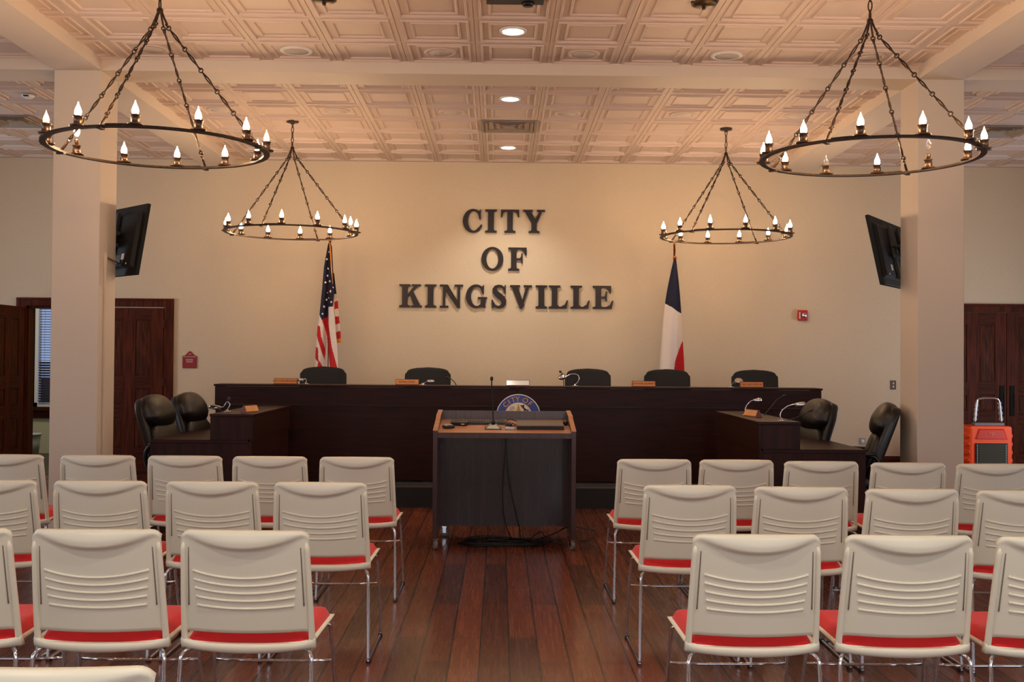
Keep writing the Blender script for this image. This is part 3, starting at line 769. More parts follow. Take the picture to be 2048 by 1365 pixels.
# ------------------------------------------------------------------ lamps and microphones
def bez(pts, n=18):
    """Catmull-Rom through points"""
    P_ = [Vector(p) for p in pts]; P_ = [P_[0]*2-P_[1]] + P_ + [P_[-1]*2-P_[-2]]; out = []
    for i in range(1, len(P_)-2):
        for k in range(n):
            t = k/n; a, b, c, d = P_[i-1], P_[i], P_[i+1], P_[i+2]
            out.append(.5*((2*b)+(-a+c)*t+(2*a-5*b+4*c-d)*t*t+(-a+3*b-3*c+d)*t**3))
    out.append(P_[-2]); return out
def desk_lamp(loc, pts, tilt, label, head_r=.042, zrot=0):
    """pts: gooseneck path relative to loc; head hangs at the last point; tilt = (rx, ry)"""
    t = empty('desk_lamp', loc, zrot, label, 'lamp', 'small chrome gooseneck lamps')
    MB().lathe([(0, 0), (.035, 0), (.035, .006), (.012, .010), (.007, .022), (0, .022)], pts[0], 20).build('base', CHROME, t)
    P_ = [Vector(p) for p in pts]; P_[0] = P_[0]+Vector((0, 0, .015))
    MB().tube(bez(P_, 10), .0045, 8).build('gooseneck', CHROME, t)
    e = P_[-1]; d = (P_[-1]-P_[-2]); d.z = 0; d = d.normalized()
    M = Matrix.Rotation(R(tilt[0]), 4, 'X') @ Matrix.Rotation(R(tilt[1]), 4, 'Y')
    r = head_r
    hd = MB().lathe([(0, -.014), (r*.94, -.014), (r, -.010), (r, .008), (r*.9, .014), (r*.4, .017), (0, .018)], e+d*r*.8, 28, M=M)
    hd.pad(e+d*.004, (.016, .016, .012), .8, nu=12, nv=8)
    hd.build('lamp_head', CHROME, t)
    return t
def mic(loc, pts, label, head=.014, hl=.02, base=True, group='gooseneck microphones'):
    t = empty('microphone', loc, 0, label, 'microphone', group)
    P_ = [Vector(p) for p in pts]
    if base: MB().prism([(-.05, 0), (.05, 0), (.036, .018), (-.036, .018)], -.05, .05, 'x').build('base', BLACK, t, .003, loc=P_[0])
    Q = bez(P_, 10)
    MB().tube(Q, .0042, 8).build('gooseneck', BLACK, t)
    d = (Q[-1]-Q[-2]).normalized(); rq = Vector((0, 0, 1)).rotation_difference(d).to_matrix().to_4x4()
    MB().pad(P_[-1]+d*hl*.5, (head, head, hl), .9, M=rq, nu=16, nv=12).build('windscreen', GLIDE, t)
    return t
# on the dais ledge (z 1.187) and the wing tops (z .99)
desk_lamp((-2.06, 10.93, ZD), [(0, 0, 0), (.0, .03, .035), (-.01, .02, .052), (-.035, -.01, .047)], (0, 6), 'chrome lamp folded low beside the leftmost dais nameplate', .044)
desk_lamp((-.865, 10.90, ZD), [(0, 0, 0), (.02, 0, .02), (.045, -.005, .038), (.06, -.01, .04)], (0, 4), 'chrome lamp leaning right beside the second dais nameplate', .036)
desk_lamp((.70, 10.93, ZD), [(0, 0, 0), (.028, 0, .045), (.040, 0, .088), (.012, 0, .122), (-.042, -.005, .124), (-.096, -.012, .098)], (28, -18), 'chrome lamp with looping neck beside the centre microphone', .046)
desk_lamp((2.30, 10.93, ZD), [(0, 0, 0), (.012, -.01, .03), (.035, -.03, .058), (.045, -.04, .066)], (34, 0), 'chrome lamp tilted up beside the rightmost dais nameplate', .042)
desk_lamp((-2.42, 9.20, .99), [(0, 0, 0), (.025, .0, .06), (.0, 0, .085), (-.03, 0, .045), (-.06, -.005, .04)], (4, 8), 'chrome lamp folded over on the left wing desk', .052)
desk_lamp((2.06, 9.02, .99), [(0, .2, 0), (-.005, .2, .05), (.01, .2, .09), (.045, .2, .125), (.075, .2, .133)], (0, -12), 'smaller chrome lamp farther back on the right wing desk', .036)
desk_lamp((2.16, 8.42, .99), [(0, 0, 0), (-.012, 0, .04), (.0, 0, .08), (.04, .0, .115), (.08, 0, .13), (.115, 0, .134)], (0, -10), 'larger chrome lamp at the near end of the right wing desk', .04)
mic((.585, 10.95, ZD), [(0, 0, 0), (-.004, 0, .06), (-.012, 0, .122), (-.032, -.003, .142)], 'thin upright microphone near the middle of the dais', .012, .015, False)
mic((-2.06, 10.98, ZD), [(0, 0, 0), (-.01, -.005, .02), (-.03, -.01, .034)], 'short black microphone behind the leftmost dais nameplate', .013, .02, False)
mic((-.52, 10.98, ZD), [(0, 0, 0), (-.025, 0, .035), (-.06, 0, .065), (-.09, .02, .075)], 'thin black microphone leaning behind the second dais chair', .011, .016, False)
mic((-2.44, 9.36, .99), [(0, 0, 0), (-.002, 0, .05), (-.004, 0, .085)], 'upright black microphone on the left wing desk', .013, .028, False)
mic((-2.44, 9.06, .99), [(0, 0, 0), (.0, 0, .03), (-.03, 0, .052), (-.055, 0, .052)], 'sideways black microphone on the left wing desk', .012, .024, False)
mic((2.24, 9.3, .99), [(0, 0, 0), (.06, 0, .07), (.115, 0, .135), (.165, 0, .165)], 'slender microphone arching over the right wing desk', .011, .02, False)
mic((2.25, 8.55, .99), [(0, 0, 0), (.06, 0, .02), (.12, 0, .05), (.17, 0, .075)], 'low microphone reaching from the right wing desk', .011, .02, False)

# ------------------------------------------------------------------ board room sign, alarm, switch, outlet, conduit
t = empty('room_sign', (-3.828, YW, 1.316), 0, 'red gabled board room sign on the wall beside the door', 'sign')
MB().prism([(-.086, 0), (.086, 0), (.086, .150), (.060, .152), (.014, .200), (0, .206), (-.014, .200), (-.060, .152), (-.086, .150)], -.014, 0).build('sign_plate', SIGNRED, t, .002)
lt = MB().box(-.077, .077, -.0165, -.0142, .136, .140)
lt.build('rule_line', WHITE, t)
merge(text_mb('BOARD', .025, .0012, upright(0, -.0155, .101)), text_mb('ROOM', .025, .0012, upright(0, -.0155, .076))).build('room_name', WHITE, t)
text_mb('112', .022, .0012, upright(0, -.0155, .168)).build('room_number', WHITE, t)
t = empty('fire_alarm_strobe', (3.608, YW, 2.017), 0, 'small red fire alarm with clear strobe on the back wall', 'fire alarm')
MB().box(-.058, .058, -.05, 0, -.064, .064).build('housing', ALARMRED, t, .008)
MB().pad((.012, -.056, .0), (.030, .018, .032), .7).build('strobe_lens', CHROME, t)
MB().box(-.046, -.034, -.0535, -.05, -.04, .04).build('lettering_strip', WHITE, t)
t = empty('light_switch', (4.727, YW, 1.177), 0, 'brown switch plate with two toggles right of the dais', 'light switch')
MB().box(-.036, .036, -.006, 0, -.056, .056).build('cover_plate', mat('bronze_plate', (96, 74, 60), .4, metal=.3), t, .002)
for z in (-.02, .02): MB().box(-.008, .008, -.014, -.006, z-.011, z+.011).build('toggle', WHITE, t, .002)
t = empty('wall_outlet', (4.352, YW, .488), 0, 'pale outlet plate low on the wall above the baseboard', 'outlet')
MB().box(-.036, .036, -.006, 0, -.04, .04).build('cover_plate', STEEL, t, .002)
MB().lathe([(0, 0), (.022, 0), (.022, .005), (0, .005)], (0, -.006, 0), 20, M=Matrix.Rotation(R(90), 4, 'X')).build('socket_face', WHITE, t)
t = empty('cable_raceway', (-3.28, 8.66, 0), 0, 'thin painted cable raceway up the side of the left column', 'raceway')
MB().box(-.001, .018, -.03, -.002, 0, 2.30).build('vertical_channel', COLM, t, .002)
MB().tube([(.012, -.01, 2.27), (.012, .10, 2.255), (.02, .225, 2.24), (-.02, .27, 2.23)], .006, 8).build('cable', mat('tan_cable', (130, 100, 80), .5), t)

# ------------------------------------------------------------------ televisions on the columns
def tv(loc, yaw, tilt, label, side):
    t = empty('television', loc, 0, label, 'television', 'wall televisions seen from behind')
    t.rotation_euler = Euler((R(tilt), 0, R(yaw)), 'XYZ')
    # local: screen faces +y, back faces -y; x = width
    W, H = 1.12, .60
    MB().box(-W/2, W/2, 0, .03, -H/2, H/2).build('bezel', mat('tv_bezel', (14, 13, 14), .55, spec=.2), t, .004)
    MB().box(-W/2+.02, W/2-.02, .0302, .032, -H/2+.03, H/2-.02).build('screen', mat('dark_screen', (10, 10, 12), .1), t)
    bk = MB(); m = .06
    bk.add([(-W/2+m, -.0, -H/2+m), (W/2-m, 0, -H/2+m), (W/2-m, 0, H/2-m), (-W/2+m, 0, H/2-m), (-W/2+m+.02, -.028, -H/2+m+.02), (W/2-m-.02, -.028, -H/2+m+.02), (W/2-m-.02, -.028, H/2-m-.03), (-W/2+m+.02, -.028, H/2-m-.03)],
           [(0,4,7,3)[::-1], (1,2,6,5)[::-1], (0,1,5,4), (3,7,6,2), (4,5,6,7)])
    bk.build('back_shell', mat('tv_back', (13, 12, 13), .55, spec=.25), t)
    br = MB()
    for x in (-.14, .14): br.box(x-.02, x+.02, -.052, -.028, -.24, .24)
    br.box(-.26, .26, -.07, -.052, .035, .065).box(-.26, .26, -.07, -.052, -.065, -.035)
    br.build('bracket_rails', mat('bracket_black', (22, 21, 22), .5), t)
    MB().box(-.055, .055, -.20, -.07, -.055, .055).box(-.09, .09, -.215, -.2, -.10, .10).build('mount_arm', BLACK, t)
    MB().box(-side*(.30), -side*(.30)+.05, -.0292, -.028, -.17, -.12).build('rating_label', WHITE, t)
    MB().box(-side*(.40), -side*(.40)+.016, -.0292, -.028, -.215, -.20).build('small_label', WHITE, t)
    MB().box(-.04, .30, -.034, -.028, -.2, -.13).build('port_panel', BLACK, t)
    return t
tv((-3.415, 9.15, 2.43), -45, -9.4, 'black television angled behind the left column', -1)
tv((3.365, 9.27, 2.405), 55, -12, 'black television angled behind the right column', 1)

# ------------------------------------------------------------------ flags
def pip(x, y, poly):
    c = False; n = len(poly)
    for i in range(n):
        x1, y1 = poly[i]; x2, y2 = poly[(i+1) % n]
        if (y1 > y) != (y2 > y) and x < (x2-x1)*(y-y1)/(y2-y1)+x1: c = not c
    return c
def flag_cloth(left, right, y0, y1, tomap, color_fn, nu, nv, fold, name, mats, parent, back=.0):
    """outline given by left(y), right(y); tomap turns drawing units into metres (x, z)"""
    def fn(u, v):
        yy = y0+(y1-y0)*v; xx = left(yy)+(right(yy)-left(yy))*u
        x, z = tomap(xx, yy); d = fold(u, v)
        return (x, d+back, z)
    def off(u, v):
        p = fn(u, v); return (p[0], p[1]+.004, p[2])
    mb = MB(); mb.grid(fn, nu, nv, mf=lambda u, v: color_fn(left(y0+(y1-y0)*v)+(right(y0+(y1-y0)*v)-left(y0+(y1-y0)*v))*u, y0+(y1-y0)*v))
    mb2 = MB(); mb2.slab(lambda u, v: off(u, v), 2, nv, lambda u, v: (off(u, v)[0], off(u, v)[1]+.003, off(u, v)[2]))
    mb.grid(lambda u, v: off(1-u, v), nu, nv//2, mf=lambda u, v: color_fn(left(y0+(y1-y0)*v)+(right(y0+(y1-y0)*v)-left(y0+(y1-y0)*v))*(1-u), y0+(y1-y0)*v))
    return mb.build(name, mats, parent)
def interp(tab):
    def f(y):
        if y <= tab[0][0]: return tab[0][1]
        for (a, b) in zip(tab, tab[1:]):
            if y <= b[0]: return a[1]+(b[1]-a[1])*(y-a[0])/(b[0]-a[0])
        return tab[-1][1]
    return f
def pole(t, zt):
    MB().tube([(0, 0, .03), (0, 0, zt)], .0125, 12).build('pole', OAK, t)
    MB().lathe([(0, 0), (.15, 0), (.15, .02), (.06, .035), (.02, .09), (.018, .16), (0, .16)], seg=28).build('floor_stand', BRASS, t)
    MB().lathe([(.0, zt), (.02, zt), (.02, zt+.008), (.008, zt+.02), (.014, zt+.035), (0, zt+.06)], seg=14).build('finial', BRASS, t)
K = .00128
UX, UY = -2.062, 12.4
t = empty('flag_with_stand', (UX, UY, .211), 0, 'stars and stripes flag draped on its pole below the back left chandelier', 'flag')
pole(t, 2.60)
tmU = lambda x, y: ((x-265)*K, 2.771-.211-(y-45)*K)
NAVYP = [(200, -10), (180, 680), (205, 732), (258, 690), (260, 612), (300, 602), (340, 602), (340, -10), (100, -10), (100, 700), (180, 690)]
NAVYP = [(100, -10), (340, -10), (340, 602), (260, 612), (258, 690), (205, 732), (180, 680), (100, 680)]
REDS = [[(205, 726), (258, 692), (262, 760), (300, 980), (352, 1190), (400, 1420), (335, 1420), (290, 1190), (262, 1030), (245, 880), (225, 790)],
        [(160, 775), (190, 790), (200, 880), (235, 1000), (228, 1090), (205, 1020), (185, 950), (160, 870)],
        [(140, 965), (175, 985), (180, 1090), (222, 1170), (250, 1420), (190, 1420), (165, 1190), (178, 1110), (140, 1070)]]
def ucol(x, y):
    if pip(x, y, NAVYP): return 0
    return 1 if any(pip(x, y, p) for p in REDS) else 2
Lf = interp([(30, 255), (60, 246), (250, 215), (430, 202), (680, 180), (780, 165), (1000, 150), (1190, 142), (1450, 138), (1900, 150)])
Rf = interp([(30, 272), (60, 285), (300, 300), (480, 312), (602, 300), (700, 315), (900, 335), (1010, 345), (1190, 352), (1450, 366), (1900, 350)])
fold = lambda u, v: (.006+.030*min(1, v*3))*math.sin(2*PI*(1.6*u+.35+.25*v))-.03+.010*math.sin(2*PI*(3.3*u-.8*v))
flag_cloth(Lf, Rf, 32, 1700, tmU, ucol, 56, 300, fold, 'cloth', [NAVY, FRED, FWHITE], t)
st = MB()
for (x, y, r) in ((258, 112, 15), (245, 180, 12), (250, 262, 13), (245, 328, 16), (235, 390, 12), (272, 378, 14), (303, 436, 10), (282, 470, 17), (246, 482, 9), (237, 545, 17), (291, 568, 12), (222, 610, 17), (212, 675, 12), (262, 530, 7)):
    u = (x-Lf(y))/(Rf(y)-Lf(y)); v = (y-32)/(1700-32); X, Z = tmU(x, y); Y = fold(u, v)-.006
    pts = []
    for i in range(10):
        a = PI/2+PI*i/5+.15; rr = r*K*(1 if i % 2 == 0 else .42); pts.append((X+rr*math.cos(a), Z+rr*math.sin(a)))
    st.add([(p[0], Y, p[1]) for p in pts]+[(X, Y-.001, Z)], [(10, (i+1) % 10, i) for i in range(10)])
st.build('stars', WHITE, t)
# second fold behind, ending higher, with gold fringe
Lb = interp([(300, 290), (480, 300), (930, 330)]); Rb = interp([(300, 302), (480, 326), (548, 341), (700, 352), (830, 368), (905, 372)])
def bcol(x, y):
    if y < 488: return 0
    if y > 902-(x-340)*.3: return 3
    k = (y+ (x-320)*.2-488)/70.0
    return 1 if int(k) % 2 == 1 else 2
flag_cloth(Lb, Rb, 300, 936, tmU, bcol, 14, 90, lambda u, v: .012+.008*math.sin(3*u+2*v), 'rear_fold', [NAVY, FRED, FWHITE, GOLD], t)
MB().tube(bez([(0, -.02, 2.585), (.012, -.045, 2.50), (.028, -.055, 2.30), (.040, -.05, 2.10)], 8), .0075, 7).build('gold_cord', GOLD, t)

TX, TY = 1.955, 12.4
t = empty('flag_with_stand', (TX, TY, .211), 0, 'navy, white and red state flag draped on its pole below the back right chandelier', 'flag')
pole(t, 2.60)
tmT = lambda x, y: ((x-238)*K, 2.68-.211-(y-145)*K)
RT = [(312, 920), (270, 1040), (245, 1110), (232, 1210), (226, 1500), (220, 1900), (500, 1900), (500, 920)]
def tcol(x, y):
    if y < 582+(x-152)*.62: return 0
    return 1 if pip(x, y, RT) else 2
LT = interp([(160, 232), (180, 228), (280, 205), (450, 172), (580, 152), (700, 140), (950, 120), (1200, 104), (1500, 96), (1900, 110)])
RTt = interp([(160, 244), (180, 250), (350, 271), (500, 286), (670, 299), (900, 312), (1100, 326), (1220, 330), (1500, 340), (1900, 330)])
flag_cloth(LT, RTt, 160, 1700, tmT, tcol, 48, 260, lambda u, v: (.004+.026*min(1, v*2.5))*math.sin(2*PI*(1.3*u+.15+.1*v))-.035, 'cloth', [NAVY, FRED, FWHITE], t)
g = MB()
for k in range(7):
    a = k*.9; g.tube([(.0, -.03, 2.465), (.018*math.cos(a), -.035+.01*math.sin(a), 2.452), (.026*math.cos(a), -.035+.012*math.sin(a), 2.43)], .0035, 5)
g.tube(bez([(.006, -.014, 2.60), (.010, -.016, 2.52), (.004, -.02, 2.455)], 6), .004, 6)
g.build('gold_tassel', GOLD, t)

# ------------------------------------------------------------------ chairs behind the dais
def dais_chair(x, y, rz, label):
    t = empty('dais_chair', (x, y, .211), rz, label, 'chair', 'dark fabric chairs behind the dais')
    # faces -y (towards the room); back leans away
    def shp(px, py, pz):
        s_ = px/.255
        pz2 = pz - (.040*s_*s_ if pz > 0 else 0)
        wd = 1 - .10*max(0, pz/.30)**2*0 - .05*(pz > .25)
        return (px*wd, py + .05*(1-s_*s_)*1.0, pz2)
    M = Matrix.Rotation(R(-9), 4, 'X')
    link('backrest', cached('dc_back', lambda: MB().pad((0, .22, .87), (.258, .045, .285), .2, .17, M=M, nu=44, nv=24, fn=shp).mesh('backrest', BLKFAB)), t)
    link('seat', cached('dc_seat', lambda: MB().pad((0, -.06, .48), (.25, .25, .055), .35, .5).mesh('seat', BLKFAB)), t)
    link('seat_post', cached('dc_post', lambda: MB().lathe([(0, .08), (.028, .08), (.028, .44), (0, .44)], seg=16).mesh('seat_post', BLACK)), t)
    link('back_bracket', cached('dc_br', lambda: MB().tube([(0, .05, .44), (0, .20, .46), (0, .26, .55), (0, .285, .70)], .022, 8).mesh('back_bracket', BLACK)), t)
    link('star_base', cached('dc_base', star_base), t)
    return t
def star_base():
    mb = MB()
    for k in range(5):
        a = 2*PI*k/5+.3; c, s_ = math.cos(a), math.sin(a)
        mb.tube([(0, 0, .11), (.15*c, .15*s_, .095), (.29*c, .29*s_, .07)], [.026, .022, .016], 8)
        M = Matrix.Rotation(a, 4, 'Z') @ Matrix.Rotation(R(90), 4, 'X')
        for o_ in (-.014, .014):
            mb.lathe([(0, -.009), (.027, -.009), (.028, 0), (.027, .009), (0, .009)], (.29*c-o_*s_, .29*s_+o_*c, .029), 14, M=M)
    mb.lathe([(0, .08), (.045, .08), (.04, .14), (0, .14)], seg=16)
    return mb.mesh('star_base', BLACK)
for (x, l, rz) in ((-2.03, 'dark chair behind the dais in front of the stars and stripes flag', 6), (-.87, 'dark chair behind the dais, second from the left', 3), (.905, 'dark chair behind the dais, just right of the looping lamp', -3), (1.795, 'dark chair behind the dais below the three-colour flag', -4), (2.79, 'dark chair at the right end of the dais', -3)):
    dais_chair(x, 11.75, R(rz), l)

# ------------------------------------------------------------------ executive chairs at the wings
def exec_chair(loc, rz, label):
    """faces +y locally; origin on the floor under the seat"""
    t = empty('executive_chair', loc, rz, label, 'chair', 'black leather high-back chairs at the wing desks')
    M = Matrix.Rotation(R(20), 4, 'X')
    def shell(px, py, pz):
        return (px*(1-.16*max(0, pz/.36)**3), py-.02*(px/.26)**2*-1, pz)
    link('back_shell', cached('ex_sh', lambda: MB().pad((0, -.31, .80), (.27, .045, .37), .3, .28, M=M, nu=40, nv=24, fn=shell).mesh('back_shell', LEATHER)), t)
    link('back_cushion', cached('ex_bc', lambda: MB().pad((0, -.218, .715), (.235, .055, .22), .45, .5, M=M, nu=36, nv=20).mesh('back_cushion', LEATHER)), t)
    def pil(px, py, pz):
        return (px*(1-.06*(pz < -.08)), py + .035*(1-(px/.25)**2) - .03*max(0, pz/.15), pz - .02*(px/.25)**2)
    link('head_pillow', cached('ex_hp', lambda: MB().pad((0, -.345, 1.035), (.25, .085, .155), .55, .75, M=M, nu=36, nv=22, fn=pil).mesh('head_pillow', LEATHER)), t)
    link('seat', cached('ex_se', lambda: MB().pad((0, -.02, .50), (.27, .26, .07), .35, .5).pad((0, -.0, .44), (.25, .24, .04), .3, .3).mesh('seat', LEATHER)), t)
    for s_ in (-1, 1):
        a = link('armrest', cached('ex_arm%d' % s_, lambda: MB().tube(bez([(s_*.27, -.24, .47), (s_*.31, -.27, .63), (s_*.315, -.22, .735), (s_*.31, -.02, .74), (s_*.30, .07, .70), (s_*.29, .07, .58), (s_*.27, .02, .45)], 8), .018, 10).mesh('armrest', BLACK)), t)
        link('arm_pad', cached('ex_pad%d' % s_, lambda: MB().pad((s_*.312, -.11, .755), (.032, .13, .016), .5, .6, nu=20, nv=10).mesh('arm_pad', LEATHER)), a)
    link('seat_post', cached('ex_post', lambda: MB().lathe([(0, .08), (.03, .08), (.03, .42), (0, .42)], seg=16).box(-.11, .11, -.12, .12, .385, .41).mesh('seat_post', BLACK)), t)
    link('star_base', cached('dc_base', star_base), t)
    t.scale = (.95, .95, .95)
    return t
exec_chair((-2.77, 9.33, 0), R(-101), 'black leather chair at the near end of the left wing desk')
exec_chair((-2.66, 9.98, 0), R(-101), 'black leather chair at the left wing desk, tucked nearer the dais')
exec_chair((2.47, 9.50, 0), R(101), 'black leather chair pushed up to the right wing desk')
exec_chair((2.825, 8.93, 0), R(75), 'black leather chair standing alone beside the right column')

# ------------------------------------------------------------------ lectern cart
t = empty('lectern_cart', (0, 0, 0), 0, 'wheeled walnut lectern cart standing in the centre aisle', 'lectern')
LX0, LX1, LY0, LY1 = -.582, .512, 8.15, 8.86
def side_panel(x0, x1):
    mb = MB().prism([(LY0, .085), (LY1, .085), (LY1, 1.035), (8.56, 1.005), (8.52, .985), (LY0, .915)], x0, x1, 'x')
    return mb
for (x0, x1) in ((LX0, LX0+.034), (LX1-.034, LX1)):
    sp = side_panel(x0, x1).build('side_panel', CARTD, t, .002)
    MB().prism([(LY0-.001, .912), (LY0-.001, .918), (8.52, .989), (8.56, 1.009), (LY1, 1.039), (LY1, 1.033), (8.56, 1.003), (8.52, .983)], x0-.001, x1+.001, 'x').build('edge_band', CART, sp)
tp = MB().prism([(LY0+.012, .858), (LY0+.012, .898), (8.80, .965), (8.80, .935)], LX0+.034, LX1-.034, 'x').build('desk_top', CART, t, .002)
MB().prism([(LY0+.010, .858), (LY0+.010, .899), (LY0+.0125, .899), (LY0+.0125, .858)], LX0+.034, LX1-.034, 'x').build('front_edge_band', CARTD, tp)
MB().box(LX0+.034, LX1-.034, 8.80, 8.82, .09, 1.035).build('back_panel', mat('grey_brown_laminate', (82, 72, 72), .3, noise=((40, 40, 2), .15, 3), coat=.3), t)
MB().box(LX0+.034, LX1-.034, 8.62, 8.64, .115, .86).build('inner_panel', mat('dark_inner_laminate', (46, 32, 33), .22, noise=((34, 34, 1.5), .35, 4), coat=.5), t)
for xa_ in (LX0+.034, LX1-.075): MB().box(xa_, xa_+.041, 8.60, 8.62, .115, .85).build('inner_cleat', CARTD, t)
def caster(x, y, a):
    c = MB().lathe([(0, -.013), (.030, -.013), (.039, -.009), (.040, 0), (.039, .009), (.030, .013), (0, .013)], (0, 0, .040), 22, M=Matrix.Rotation(R(90), 4, 'Y')).build('caster', mat('grey_tyre', (122, 120, 118), .5), t, loc=(x, y, 0), rot=(0, 0, R(a)))
    MB().lathe([(0, -.0125), (.022, -.0125), (.022, .0125), (0, .0125)], (0, 0, .037), 18, M=Matrix.Rotation(R(90), 4, 'Y')).build('hub', BLACK, c)
    MB().box(-.017, -.014, -.014, .016, .03, .078).box(.014, .017, -.014, .016, .03, .078).box(-.02, .02, -.02, .02, .076, .085).build('fork', CHROME, c)
caster(-.562, 8.20, 20); caster(-.515, 8.80, 70); caster(.488, 8.20, 25); caster(.50, 8.80, 10)

# on the lectern: surface z = .898 + (y-8.162)*.105
def zs(y): return .898+(y-8.162)*.105
SL = math.atan(.105)
def on_top(name, x, y, rz=0, label=None, cat=None, group=None):
    t_ = empty(name, (x, y, zs(y)), 0, label, cat, group); t_.rotation_euler = Euler((SL, 0, R(rz)), 'XYZ'); return t_
t = on_top('laptop', .245, 8.44, 0, 'closed dark laptop on the right side of the lectern', 'laptop')
MB().box(-.185, .185, -.125, .125, .0, .022).build('body', BLACK, t, .003)
MB().box(-.185, .185, -.125, .125, .0235, .034).build('lid', mat('laptop_lid', (92, 78, 66), .38, metal=.3), t, .003)
t = on_top('gooseneck_microphone', -.125, 8.36, 0, 'tall gooseneck microphone standing on the lectern', 'microphone')
MB().add([(-.062,-.05,0),(.062,-.05,0),(.062,.05,0),(-.062,.05,0),(-.03,-.015,.032),(.03,-.015,.032),(.03,.04,.032),(-.03,.04,.032)], [(0,3,2,1),(4,5,6,7),(0,1,5,4),(1,2,6,5),(2,3,7,6),(3,0,4,7)]).build('base', mat('mic_base_grey', (120, 106, 90), .35, metal=.4), t, .003)
MB().box(-.066, .066, -.054, .054, -.001, .007).build('base_foot', BLACK, t, .002)
MB().lathe([(0, 0), (.014, 0), (.014, .03), (.008, .04), (0, .04)], (0, .01, .032), 14).build('stem_socket', BLACK, t)
MB().tube(bez([(0, .01, .06), (-.004, .01, .17), (-.012, .006, .29), (-.014, -.004, .38)], 8), .0052, 8).build('gooseneck', BLACK, t)
MB().pad((-.014, -.006, .395), (.013, .013, .018), .9, nu=16, nv=12).build('windscreen', GLIDE, t)
t = on_top('keyboard', -.25, 8.60, 2, 'black keyboard lying at the back of the lectern top', 'keyboard')
MB().box(-.22, .22, -.065, .065, 0, .014).build('case', BLACK, t, .003)
kb = MB()
for r_ in range(5):
    for c_ in range(18): kb.box(-.205+c_*.0228, -.187+c_*.0228, -.055+r_*.0225, -.038+r_*.0225, .014, .021)
kb.build('keys', DKGREY, t)
t = on_top('corded_handset', -.475, 8.36, 28, 'small grey-topped handset at the left of the lectern top', 'remote')
MB().pad((0, 0, .014), (.050, .026, .014), .5, .6).build('body', BLACK, t)
MB().pad((-.004, 0, .025), (.036, .018, .008), .5, .6).build('button_pad', mat('pale_grey_plastic', (150, 146, 140), .4), t)
t = on_top('cable_adapter', -.39, 8.50, -14, 'black adapter block behind the grey-topped handset', 'adapter')
MB().box(-.062, .062, -.03, .03, 0, .03).build('body', BLACK, t, .006)
MB().box(.02, .045, -.031, -.030, .012, .018).build('marking', WHITE, t)
t = on_top('usb_hub', .008, 8.33, 0, 'small silver box beside the gooseneck microphone', 'hub')
MB().box(-.038, .038, -.022, .022, 0, .018).build('body', STEEL, t, .003)
MB().box(-.032, .032, -.0228, -.022, .004, .013).build('port_strip', mat('silver_face', (210, 208, 204), .3), t)
t = on_top('adapter_cable', .0, 8.42, 0, 'tangled cables and plug between microphone and laptop', 'cable')
cb = MB().tube(bez([(-.03, .02, .008), (.0, .06, .02), (.03, .02, .03), (.0, -.01, .012), (.04, .03, .008), (.05, .09, .008), (.0, .11, .02), (-.03, .07, .01), (.02, .0, .01)], 8), .004, 7)
cb.build('cord', BLACK, t)
MB().tube(bez([(-.03, .12, .012), (.0, .15, .04), (.05, .15, .03), (.075, .13, .012)], 8), .0045, 7).build('blue_cord', mat('dark_blue_cord', (30, 44, 66), .5), t)
MB().pad((.0, .03, .018), (.026, .016, .012), .6).build('plug', DKGREY, t)
t = on_top('mouse', .455, 8.56, 0, 'black mouse at the right edge of the lectern top', 'mouse')
MB().pad((0, 0, .017), (.02, .038, .018), .8).build('body', BLACK, t)

# hanging wires and coiled cable under the lectern
WIRE = mat('black_cable', (14, 12, 12), .5)
t = empty('hanging_cable', (0, 0, 0), 0, 'two thin black cables hanging below the lectern top', 'cable')
MB().tube(bez([(-.028, 8.40, .86), (-.03, 8.40, .72), (-.045, 8.42, .50), (-.04, 8.44, .25), (.0, 8.46, .1), (.05, 8.50, .012), (.1, 8.52, .006)], 8), .0042, 7).build('left_strand', WIRE, t)
MB().tube(bez([(-.022, 8.40, .86), (-.02, 8.40, .74), (.0, 8.42, .52), (.05, 8.45, .28), (.09, 8.48, .12), (.10, 8.52, .02), (.13, 8.56, .008)], 8), .0042, 7).build('right_strand', WIRE, t)
t = empty('coiled_cable', (0, 8.42, 0), 0, 'loose coil of black cable on the floor under the lectern', 'cable')
cl = MB(); rnd = random.Random(4)
for k in range(13):
    cx_ = -.05+rnd.uniform(-.05, .08); cy_ = rnd.uniform(-.05, .05); rx_ = rnd.uniform(.22, .34); ry_ = rnd.uniform(.05, .12); z_ = .006+.004*k
    ph = rnd.uniform(0, 6)
    cl.tube([(cx_+rx_*math.cos(a)+.012*math.sin(3*a+ph), cy_+ry_*math.sin(a)+.01*math.cos(4*a+ph), max(.005, z_*(.5+.5*math.sin(a+ph)))) for a in [2*PI*i/36 for i in range(36)]], .0048, 6, closed=True)
cl.build('loops', WIRE, t)
tl = MB()
tl.tube(bez([(.22, .0, .02), (.32, .05, .05), (.38, .02, .02), (.48, -.03, .006), (.53, -.02, .005)], 8), .0048, 6)
tl.tube(bez([(.2, .08, .02), (.36, .2, .05), (.5, .3, .10), (.62, .34, .08), (.72, .30, .06), (.66, .2, .01), (.58, .18, .005)], 8), .0048, 6)
tl.tube(bez([(.15, .06, .02), (.22, .12, .06), (.27, .16, .075), (.3, .12, .03)], 8), .0048, 6)
tl.tube(bez([(.18, -.05, .01), (.22, -.12, .005), (.16, -.18, .005)], 8), .004, 6)
tl.build('loose_ends', WIRE, t)

